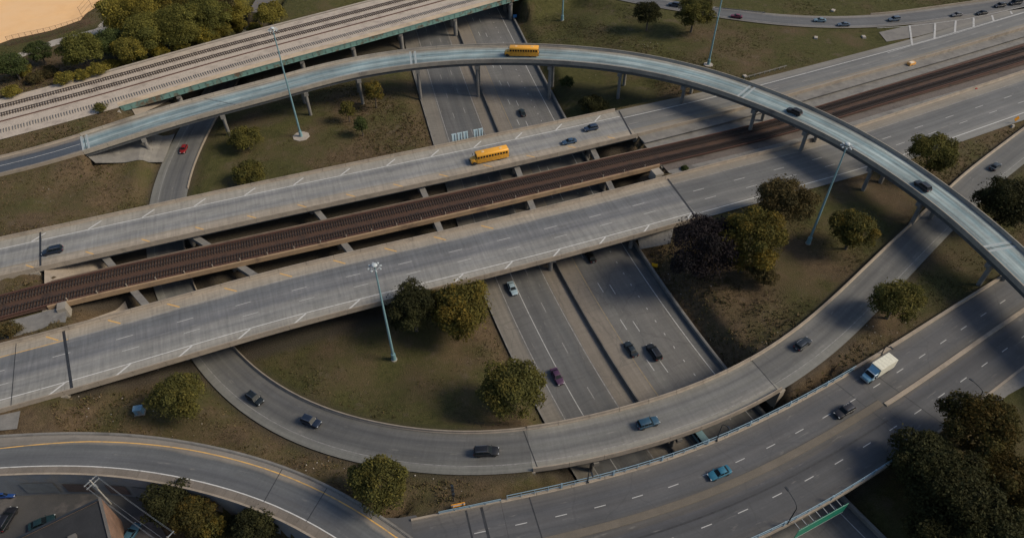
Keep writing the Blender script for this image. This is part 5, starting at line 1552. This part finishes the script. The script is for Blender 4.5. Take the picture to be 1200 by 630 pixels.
for i in range(4):
    p, q = corn[i], corn[(i + 1) % 4]; d = q - p; L = np.linalg.norm(d); rz = math.atan2(d[1], d[0]); n = np.array([d[1], -d[0]]) / L
    cc = corn[0] + (corn[2] - corn[0]) / 2
    if np.dot(n, (p + q) / 2 - cc) < 0:
        n = -n
    m0 = (p + q) / 2 - n * .16
    MB().box((m0[0], m0[1], (Rz + .5) / 2), (L - (.66 if i % 2 else 0), .32, Rz - .5), rz).build('wall', brick_m, bld)
    m1 = (p + q) / 2 - n * .14
    MB().box((m1[0], m1[1], Rz + .09), (L - (.8 if i % 2 else -.08), .42, .18), rz).build('coping', M['dark_metal'] if i else M['conc_dark'], bld)
V = [(p[0] + (cc[0] - p[0]) * .02, p[1] + (cc[1] - p[1]) * .02, Rz - .10) for p in corn]
roof = MB().add(V, [(0, 1, 2, 3)]).build('roof', M['roof'], bld)
if roof.data.polygons[0].normal.z < 0:
    roof.data.flip_normals()
for t, u, s in ((5, 5, 1.1), (9, 3, .8), (12, 9, 1.3), (4, 12, .9)):
    q = corn[0] + d1 * t + d2 * u
    MB().box((q[0], q[1], Rz - .10 + s * .3), (s, s * .8, s * .7), .5).build('roof_vent', M['conc_dark'], roof)
    
pp = at(106, 563, .5 + 8.3); pp[2] = .5
root = thing('utility_pole', 'pale utility pole with crossarm beside the building corner', 'utility pole', pp, .4)
PH = 8.6
MB().tube((0, 0, -.4), (0, 0, PH), .15, .10, 10).build('pole', surf('grey_pole_timber', (.26, .25, .235), (.33, .315, .29), 2), root, 40)
for z in (PH - .3, PH - 1.3):
    MB().box((0, 0, z), (.12, 2.5, .14)).build('crossarm', M['galv'], root)
    for y in (-1.1, -.5, .5, 1.1):
        MB().tube((0, y, z + .06), (0, y, z + .28), .05, .03, 6).build('insulator', M['path'], root)
MB().tube((.28, 0, PH - 2.4), (.28, 0, PH - 1.5), .22, .22, 10).build('transformer', M['galv'], root, 40)
pe = at(197, 630, PH + .2)
wd = (pe - np.array([pp[0], pp[1], 0]))[:2]; WL = float(np.linalg.norm(wd)); wd = wd / WL; wn_ = np.array([-wd[1], wd[0]])
root.rotation_euler[2] = math.atan2(wd[1], wd[0])
for i, (y, z) in enumerate(((-1.1, PH), (-.5, PH), (1.1, PH), (-1.1, PH - 1), (1.1, PH - 1))):
    m = MB(); prev = None
    for k in range(15):
        t = k / 14; L = WL
        q = np.array([pp[0], pp[1]]) + wn_ * y + wd * L * t
        zz = pp[2] + z - 3.2 * t * (1 - t)
        cur = (q[0], q[1], zz)
        if prev:
            m.tube(prev, cur, .016, .016, 5, False)
        prev = cur
    tag(m.build('power_line', M['galv']), f'{ORD[i]} pale power line wire running from the utility pole past the brick wall', 'wire', 'wires from the utility pole')
p2 = np.array([pp[0], pp[1]]) + wd * WL
r2 = thing('utility_pole', 'second utility pole, past the brick building at the bottom edge', 'utility pole', (p2[0], p2[1], hz(*p2)), math.atan2(wd[1], wd[0]))
MB().tube((0, 0, -.4), (0, 0, PH), .15, .10, 10).build('pole', M['conc_grey'], r2, 40); MB().box((0, 0, PH - .3), (.12, 2.5, .14)).build('crossarm', M['galv'], r2)

# ------------------------------------------------------------------ ball-field fence
root = thing('ballfield_fence', 'tall rusty chain-link backstop fence along the sand field', 'fence', at(60, 46, 6), world=True)
FP = [(12, 54), (29, 50), (46, 46.5), (64, 42.5), (82, 37), (98, 31.5), (106, 27)]
W_ = [at(a_, b_, 6.0) for a_, b_ in FP]
pts = np.array([w[:2] for w in W_]); pts = resample(np.c_[pts, pts * 0], 1.9)[:, :2]
fh = 3.4
for q in pts:
    MB().tube((q[0], q[1], 5.8), (q[0], q[1], 6 + fh), .06, .06, 6).build('post', M['rust'], root)
for z in (6.15, 6 + fh * .5, 6 + fh - .05):
    m = MB()
    for a_, b_ in zip(pts[:-1], pts[1:]):
        m.tube((a_[0], a_[1], z), (b_[0], b_[1], z), .035, .035, 5, False)
    m.build('rail', M['rust'], root)
m = MB()
for a_, b_ in zip(pts[:-1], pts[1:]):
    d = b_ - a_; L = np.linalg.norm(d)
    for k in np.arange(-fh, L, .3):
        for sg_ in (1, -1):
            x0, x1 = (k, k + fh) if sg_ > 0 else (k + fh, k)
            z0, z1 = 6.0, 6.0 + fh
            lo, hi = (x0, x1) if x0 < x1 else (x1, x0)
            t0, t1 = max(0, (0 - lo) / fh), min(1, (L - lo) / fh)
            if t1 <= t0:
                continue
            if sg_ > 0:
                e0 = (lo + fh * t0, z0 + fh * t0); e1 = (lo + fh * t1, z0 + fh * t1)
            else:
                e0 = (lo + fh * t0, z1 - fh * t0); e1 = (lo + fh * t1, z1 - fh * t1)
            A_ = a_ + d / L * e0[0]; B_ = a_ + d / L * e1[0]
            m.tube((A_[0], A_[1], e0[1]), (B_[0], B_[1], e1[1]), .008, .008, 3, False)
o = m.build('chain_link', M['rust'], root); o['kind'] = 'stuff'
root = thing('backstop_fence', 'angled pipe backstop at the corner of the sand field', 'fence', at(118, 20, 6), world=True)
FP = [(97, 22), (108, 9), (121, 6), (131, 2)]
pts = np.array([at(a_, b_, 6.0)[:2] for a_, b_ in FP])
for i, q in enumerate(pts):
    MB().tube((q[0], q[1], 5.8), (q[0], q[1], 10.2), .06, .06, 6).build('post', M['rust'], root)
    if i:
        for z in (6.1, 7.5, 8.8, 10.1):
            MB().tube((pts[i - 1][0], pts[i - 1][1], z), (q[0], q[1], z), .035, .035, 5).build('rail', M['rust'], root)
p = on_ground(127, 8)
root = thing('field_post', 'tall white post at the corner of the sand field', 'post', p)
MB().tube((0, 0, -.2), (0, 0, 6.5), .16, .12, 8).build('shaft', M['path'], root); MB().box((0, 0, 6.55), (.5, .5, .2)).build('cap', M['path'], root)

# ------------------------------------------------------------------ trees
def leaf_cloud(lobes, n, size, cols, rs, up=.3, spread=.35):
    """leaf blades over the surface of many lobes: V (4n,3), F, colours."""
    lob = np.array(lobes)                        # x y z rx rz
    wgt = lob[:, 3] ** 2; wgt /= wgt.sum()
    li = rs.choice(len(lob), n, p=wgt)
    d = rs.normal(size=(n, 3)); d /= np.linalg.norm(d, axis=1)[:, None]
    d[:, 2] = np.where(d[:, 2] < -.35, -d[:, 2], d[:, 2])
    rad = 1 - np.abs(rs.normal(0, spread * .5, n)); rad = np.clip(rad, .25, 1.12) + rs.normal(0, .07, n)
    R = np.stack([lob[li, 3], lob[li, 3], lob[li, 4]], 1)
    P = lob[li, :3] + d * R * rad[:, None]
    nrm = d * .7 + rs.normal(size=(n, 3)) * .55 + np.array([0, 0, up]); nrm /= np.linalg.norm(nrm, axis=1)[:, None]
    t = np.cross(nrm, rs.normal(size=(n, 3))); t /= np.linalg.norm(t, axis=1)[:, None]
    b = np.cross(nrm, t)
    sz = size * np.clip(rs.lognormal(-.1, .42, n), .35, 2.2)[:, None]
    V = np.stack([P - t * sz, P + b * sz * .55, P + t * sz, P - b * sz * .55], 1).reshape(-1, 3)
    F = np.arange(4 * n).reshape(n, 4)
    cols = np.array(cols)
    base = cols[rs.choice(len(cols), len(lob), p=None)][li]
    other = cols[rs.choice(len(cols), n)]
    k = rs.uniform(0, .5, n)[:, None]
    c = (base * (1 - k) + other * k) * rs.uniform(.86, 1.14, n)[:, None] * rs.uniform(.72, 1.3, len(lob))[li][:, None]
    return V, F, np.repeat(c, 4, 0)


PAL = {
    'green': [(0.0518, 0.0678, 0.0222), (0.0678, 0.0813, 0.0259), (0.0394, 0.0530, 0.0197)],
    'dark': [(0.0306, 0.0324, 0.0126), (0.0405, 0.0396, 0.0144), (0.0243, 0.0261, 0.0108)],  # dark-leaved trees; also carries painted cloud shade for the bottom right clump
    'olive': [(0.0861, 0.0803, 0.0207), (0.0666, 0.0666, 0.0207), (0.1033, 0.0895, 0.0229)],
    'autumn': [(.112, .088, .019), (.086, .076, .019), (.135, .094, .018), (.066, .066, .020)],
    'yellow': [(0.2280, 0.1740, 0.0240), (0.1800, 0.1440, 0.0240), (0.1200, 0.1080, 0.0240)],
    'rusty': [(.078, .062, .026), (.060, .054, .024), (.092, .068, .026)],
    'shadeolive': [(0.0527, 0.0459, 0.0136), (0.0382, 0.0365, 0.0127), (0.0808, 0.0544, 0.0127)],  # olive darkened, cloud shade put into the leaf colour
    'sungreen': [(.100, .098, .024), (.125, .115, .027), (.075, .078, .022)],  # brighter green; sunlight on the top left wood put into the leaf colour
    'sunolive': [(.175, .145, .028), (.135, .118, .027), (.20, .16, .03), (.11, .102, .026)],  # brighter olive, with the same sunlight painted into the leaves
    'purple': [(0.0176, 0.0143, 0.0165), (0.0242, 0.0187, 0.0198), (0.0132, 0.0121, 0.0132)],
}


def make_tree(px, py, rpx, label, pal='green', vr=.85, trunk=.16, dens=1.0, name='leafy_tree', nl=36, loose=.42, group=None, seed=0):
    """crown centred on a pixel with a radius in pixels; trunk to the ground below it."""
    rs = np.random.default_rng(1000 + seed)
    g = on_ground(px, py); s = px_scale(px, py, g[2] + 4)
    R = rpx / s; hc = trunk * R + vr * R
    g = on_ground(px, py, hc)
    root = thing(name, label, 'shrub' if 'shrub' in name or 'bush' in name else 'tree', g, 0, group)
    lobes = [(0, 0, hc, R * .78, R * vr * .8)]
    for k in range(nl):
        a = rs.uniform(0, 2 * math.pi); e = rs.uniform(-.95, 1.2); q = rs.uniform(.35, .86) * R
        rr = R * rs.uniform(.14, .33)
        x, y = q * math.cos(a) * math.cos(e * .8), q * math.sin(a) * math.cos(e * .8)
        lobes.append((x, y, hc + R * vr * .62 * math.sin(e), rr, rr * rs.uniform(.7, .95)))
    n = int(np.clip(520 * R * R * dens, 1500, 30000)); size = np.clip(.11 + R * .011, .12, .19)
    V, F, c = leaf_cloud(lobes, n, size, PAL[pal], rs, spread=loose)
    V2, F2, c2 = leaf_cloud([(l[0], l[1], l[2], l[3] * 1.16, l[4] * 1.16) for l in lobes], max(60, n // 9), size, PAL[pal], rs, spread=.2)
    npmesh('crown', np.r_[V, V2], np.r_[F, F2 + len(V)], M['leaf'], root, np.r_[c, c2])
    m = MB(); tr = max(.1, R * .055)
    m.tube((0, 0, -.4), (0, 0, hc * .55), tr * 1.25, tr * .8, 8); m.tube((0, 0, hc * .55), (tr, 0, hc * 1.05), tr * .8, tr * .3, 7)
    for k in range(6):
        l = lobes[1 + k]; z0 = hc * rs.uniform(.4, .7)
        m.tube((0, 0, z0), (l[0] * .9, l[1] * .9, l[2]), tr * .45, tr * .15, 6)
    m.build('trunk', M['bark'], root, 50)
    return root


WD = 'trees between the ball field and the railway bank'
TREES = [
    (14, 76, 19, 'dark green tree at the left edge above the railway bank', 'green', {}),
    (46, 61, 16, 'small dark tree, second from the left above the bank', 'green', {}),
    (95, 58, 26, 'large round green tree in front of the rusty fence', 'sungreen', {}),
    (128, 50, 21, 'dark tree between the round green tree and the wood', 'green', {}),
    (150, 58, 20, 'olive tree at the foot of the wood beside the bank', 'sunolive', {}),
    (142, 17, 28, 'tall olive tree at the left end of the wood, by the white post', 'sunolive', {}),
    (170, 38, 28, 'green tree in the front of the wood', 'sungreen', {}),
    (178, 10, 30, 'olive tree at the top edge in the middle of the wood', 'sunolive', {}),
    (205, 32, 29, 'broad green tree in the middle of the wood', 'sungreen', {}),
    (212, 8, 28, 'yellow-green tree at the top edge, centre of the wood', 'autumn', {}),
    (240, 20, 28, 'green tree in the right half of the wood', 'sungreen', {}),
    (250, 4, 25, 'brownish tree at the top edge, right half of the wood', 'rusty', {}),
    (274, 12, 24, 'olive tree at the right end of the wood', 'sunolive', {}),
    (186, 60, 13, 'bright yellow-green bush at the edge of the bank', 'yellow', dict(name='leafy_bush', vr=.7, trunk=.05)),
    (236, 40, 15, 'bright yellow tree beside the bank, right half of the wood', 'yellow', dict(vr=.9, trunk=.2)),
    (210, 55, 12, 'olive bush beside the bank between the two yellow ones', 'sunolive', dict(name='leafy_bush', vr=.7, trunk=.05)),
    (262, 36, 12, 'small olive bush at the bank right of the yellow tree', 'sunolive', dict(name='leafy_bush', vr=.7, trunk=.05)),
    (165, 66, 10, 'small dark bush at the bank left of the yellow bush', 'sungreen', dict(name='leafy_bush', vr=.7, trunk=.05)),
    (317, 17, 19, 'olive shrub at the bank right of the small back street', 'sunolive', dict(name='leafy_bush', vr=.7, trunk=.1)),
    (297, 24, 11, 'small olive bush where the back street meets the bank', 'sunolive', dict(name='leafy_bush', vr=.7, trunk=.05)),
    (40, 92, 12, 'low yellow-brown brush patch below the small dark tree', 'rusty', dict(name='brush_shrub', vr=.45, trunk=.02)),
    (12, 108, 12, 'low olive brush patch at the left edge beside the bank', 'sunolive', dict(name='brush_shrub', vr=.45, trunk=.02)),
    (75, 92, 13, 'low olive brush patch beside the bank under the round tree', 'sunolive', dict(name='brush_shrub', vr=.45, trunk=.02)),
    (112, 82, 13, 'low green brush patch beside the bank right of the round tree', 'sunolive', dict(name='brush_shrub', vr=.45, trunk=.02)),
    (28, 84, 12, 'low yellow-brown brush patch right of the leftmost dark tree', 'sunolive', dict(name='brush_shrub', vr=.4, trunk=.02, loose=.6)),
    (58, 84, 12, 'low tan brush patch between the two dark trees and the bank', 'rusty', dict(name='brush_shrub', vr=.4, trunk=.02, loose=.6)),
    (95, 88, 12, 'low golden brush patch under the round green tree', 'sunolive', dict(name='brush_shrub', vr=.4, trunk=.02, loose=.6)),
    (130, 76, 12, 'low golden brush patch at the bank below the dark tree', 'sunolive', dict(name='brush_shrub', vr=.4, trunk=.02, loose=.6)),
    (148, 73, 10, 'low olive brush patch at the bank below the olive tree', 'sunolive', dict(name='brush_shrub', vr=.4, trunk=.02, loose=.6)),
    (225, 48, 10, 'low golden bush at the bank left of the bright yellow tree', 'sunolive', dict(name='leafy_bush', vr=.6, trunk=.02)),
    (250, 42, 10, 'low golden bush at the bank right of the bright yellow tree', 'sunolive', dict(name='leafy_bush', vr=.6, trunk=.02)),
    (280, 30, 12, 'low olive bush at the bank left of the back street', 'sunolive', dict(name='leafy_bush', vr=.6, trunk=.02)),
    (438, 107, 12.5, 'small tree in front of the flyover, tallest of three', 'autumn', dict(vr=1.25, trunk=.5)),
    (407, 128, 10.5, 'small tree left of the lowest of three below the flyover', 'olive', dict(vr=1.15, trunk=.5)),
    (423, 146, 10.5, 'small tree, lowest of three below the flyover', 'green', dict(vr=1.0, trunk=.5)),
    (288, 163, 22, 'spreading olive shrub right of the red car, the upper of two', 'olive', dict(name='olive_shrub', vr=.5, trunk=.1, dens=.7, loose=.5)),
    (293, 201, 22, 'spreading olive shrub behind the upper viaduct deck, the lower of two', 'olive', dict(name='olive_shrub', vr=.5, trunk=.1, dens=.7, loose=.5)),
    (760, 17, 17, 'dark round tree at top, left of a pair by the exit ramp', 'dark', dict(vr=1.0)),
    (814, 14, 22, 'yellow-topped tree at top, right of a pair by the exit ramp', 'olive', dict(vr=.95)),
    (1092, 182, 29, 'round tree on the far side of the flyover at right', 'olive', {}),
    (1180, 236, 36, 'dark tree at the right edge behind the flyover', 'dark', {}),
    (918, 236, 37, 'brown-green tree beside the lower carriageway, behind the orange one', 'rusty', {}),
    (880, 282, 40, 'big orange-green tree right of the dark bush', 'autumn', dict(vr=1.05)),
    (824, 290, 47, 'very dark purple bush below the right end of the lower deck', 'purple', dict(name='dark_bush', vr=.85, trunk=.1, loose=.35)),
    (893, 318, 22, 'low rusty shrub at the foot of the orange tree', 'rusty', dict(name='brush_shrub', vr=.6, trunk=.05, loose=.5)),
    (1001, 269, 30, 'orange-tipped round tree right of the tall mast', 'autumn', {}),
    (1051, 352, 31, 'round dark tree between the loop road and the street', 'olive', {}),
    (484, 361, 34, 'dark tree below the lower deck, left of a pair', 'dark', dict(vr=1.0)),
    (541, 362, 40, 'big orange-green tree below the lower deck, right of a pair', 'autumn', {}),
    (603, 456, 39, 'big round tree at the corner of grass and sunken expressway', 'olive', {}),
    (207, 464, 33, 'feathery green tree between the lower deck and the bottom left ramp', 'olive', dict(loose=.45)),
    (447, 566, 36, 'big olive tree between the ramp and the loop road', 'olive', dict(vr=.95)),
    (424, 560, 20, 'smaller olive crown joined to the left of the big tree at the ramp', 'olive', {}),
    (1150, 500, 46, 'yellow-tipped big dark tree at the right edge', 'shadeolive', {}),
    (1082, 546, 44, 'big dark tree nearest the street in the bottom right clump', 'dark', dict(vr=.95)),
    (1118, 575, 52, 'big dark green tree in the middle of the bottom right clump', 'dark', {}),
    (1178, 562, 42, 'dark olive tree at the right edge of the bottom right clump', 'shadeolive', {}),
    (1160, 620, 45, 'dark tree at the bottom edge of the bottom right clump', 'dark', {}),
    (1095, 625, 36, 'dark tree at the lower left of the bottom right clump', 'dark', {}),
    (196, 590, 31, 'dark green tree under the ramp wall beside the power lines', 'dark', {}),
    (226, 604, 27, 'dark olive tree right of the power lines', 'shadeolive', {}),
    (247, 619, 19, 'small yellowish tree at the bottom edge below the ramp wall', 'autumn', {}),
    (300, 619, 30, 'dark tree at the bottom edge right of the yellowish one', 'dark', {}),
    (272, 616, 14, 'small dark shrub between two trees at the bottom edge', 'dark', dict(name='brush_shrub', vr=.6, trunk=.1)),
    (695, 122, 18, 'dark green shrub mass in the hollow below the flyover', 'dark', dict(name='brush_shrub', vr=.45, trunk=.05, loose=.5)),
    (664, 96, 10, 'small dark shrub beside the flyover pier right of the expressway', 'green', dict(name='brush_shrub', vr=.6, trunk=.05)),
    (12, 386, 14, 'orange-brown shrub between rail line and lower deck, far left', 'rusty', dict(name='brush_shrub', vr=.6, trunk=.05)),
    (117, 126, 9, 'small weed shrub beside the abutment of the teal bridge', 'olive', dict(name='brush_shrub', vr=.6, trunk=.05)),
    (802, 197, 5, 'small bush at the right end of the rail parapet', 'green', dict(name='brush_shrub', vr=.6, trunk=.05)),
]
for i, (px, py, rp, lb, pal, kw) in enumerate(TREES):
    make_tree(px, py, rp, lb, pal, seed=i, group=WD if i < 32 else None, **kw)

# ------------------------------------------------------------------ rough grass and weeds (uncountable)
rs = np.random.default_rng(5)
n = 230000
X = rs.uniform(-214, 214, n); Y = rs.uniform(42, 284, n)
# keep what the photograph could see
keep = np.abs(X) < 30 + Y * .78
X, Y = X[keep], Y[keep]
ix = np.clip(np.searchsorted(gx, X) - 1, 0, len(gx) - 2); iy = np.clip(np.searchsorted(gy, Y) - 1, 0, len(gy) - 2)
flat = iy * nx + ix
used = USED[flat] | USED[flat + 1] | USED[flat + nx] | USED[flat + nx + 1]
bare = BARE[flat]; dry = GDRY[flat]
# weeds grow in drifts
cell = lambda f, ph: np.sin(X * f + ph) * np.cos(Y * f * 1.13 + ph * 2) + np.sin((X + Y) * f * .57 + ph * 3)
drift = cell(.21, 1) + cell(.09, 2.3) + .6 * cell(.5, .7) + rs.normal(0, .7, len(X))
ok = (~used) & (bare < .35) & (drift > -.2 - 1.4 * (dry - .5))
X, Y, dry, ix, iy, drift = X[ok], Y[ok], dry[ok], ix[ok], iy[ok], drift[ok]
tx = (X - gx[ix]) / (gx[ix + 1] - gx[ix]); ty = (Y - gy[iy]) / (gy[iy + 1] - gy[iy])
Zg = (GZG[iy, ix] * (1 - tx) + GZG[iy, ix + 1] * tx) * (1 - ty) + (GZG[iy + 1, ix] * (1 - tx) + GZG[iy + 1, ix + 1] * tx) * ty
n = len(X); nb = 4
h = (rs.uniform(.06, .18, n) + np.clip(drift, 0, 2.5) * .05) * (0.65 + .85 * np.clip(dry, 0, 1))
V = []; Cc = []
gcol = np.array([.060, .062, .023]); dcol = np.array([.125, .09, .05]); ocol = np.array([.082, .073, .028])
mixd = np.clip(dry + rs.normal(0, .3, n), 0, 1)[:, None]
base = gcol * (1 - mixd) + dcol * mixd
sel = rs.uniform(size=n)[:, None] < .3
base = np.where(sel, ocol, base) * rs.uniform(.8, 1.25, n)[:, None]
for k in range(nb):
    a = rs.uniform(0, 2 * np.pi, n); w = h * rs.uniform(.35, .7, n); lean = h * rs.uniform(.4, 1.5, n); b_ = rs.uniform(0, 2 * np.pi, n)
    px_, py_ = X + rs.normal(0, .18, n), Y + rs.normal(0, .18, n)
    V.append(np.stack([np.c_[px_ - np.cos(a) * w, py_ - np.sin(a) * w, Zg - .05], np.c_[px_ + np.cos(a) * w, py_ + np.sin(a) * w, Zg - .05], np.c_[px_ + np.cos(b_) * lean, py_ + np.sin(b_) * lean, Zg + h]], 1))
    Cc.append(np.repeat((base * rs.uniform(.8, 1.2, n)[:, None])[:, None, :], 3, 1))
V = np.concatenate(V).reshape(-1, 3); Cc = np.concatenate(Cc).reshape(-1, 3)
weeds = npmesh('rough_grass', V, np.arange(len(V)).reshape(-1, 3), M['weed'], None, Cc)
weeds['kind'] = 'stuff'; weeds['label'] = 'rough green and dry brown grass covering the verges'; weeds['category'] = 'grass'
# scattered litter on the verges
n = 150
LV = []; pts = [(230, 530), (360, 450), (420, 540), (560, 570), (900, 400), (780, 330), (1010, 400), (150, 470), (300, 510), (60, 250), (850, 380), (740, 60), (960, 40), (100, 220)]
for k in range(n):
    q = pts[rs.integers(len(pts))]
    p = on_ground(q[0] + rs.normal(0, 30), q[1] + rs.normal(0, 12)) if k % 6 == 0 else p + np.array([rs.normal(0, 4), rs.normal(0, 3), 0])
    z = hz(p[0], p[1]) + .12; s = rs.uniform(.06, .16); a = rs.uniform(0, 6.28)
    LV += [(p[0] + s * math.cos(a + t), p[1] + s * math.sin(a + t), z + rs.uniform(0, .08)) for t in (0, 1.57, 3.14, 4.71)]
lit = npmesh('litter', np.array(LV), np.arange(len(LV)).reshape(-1, 4), M['path'])
lit['kind'] = 'stuff'; lit['label'] = 'pale scraps of litter scattered in the roadside weeds'; lit['category'] = 'litter'
for o in bpy.data.objects:
    if o.get('_world') is not None:
        del o['_world']
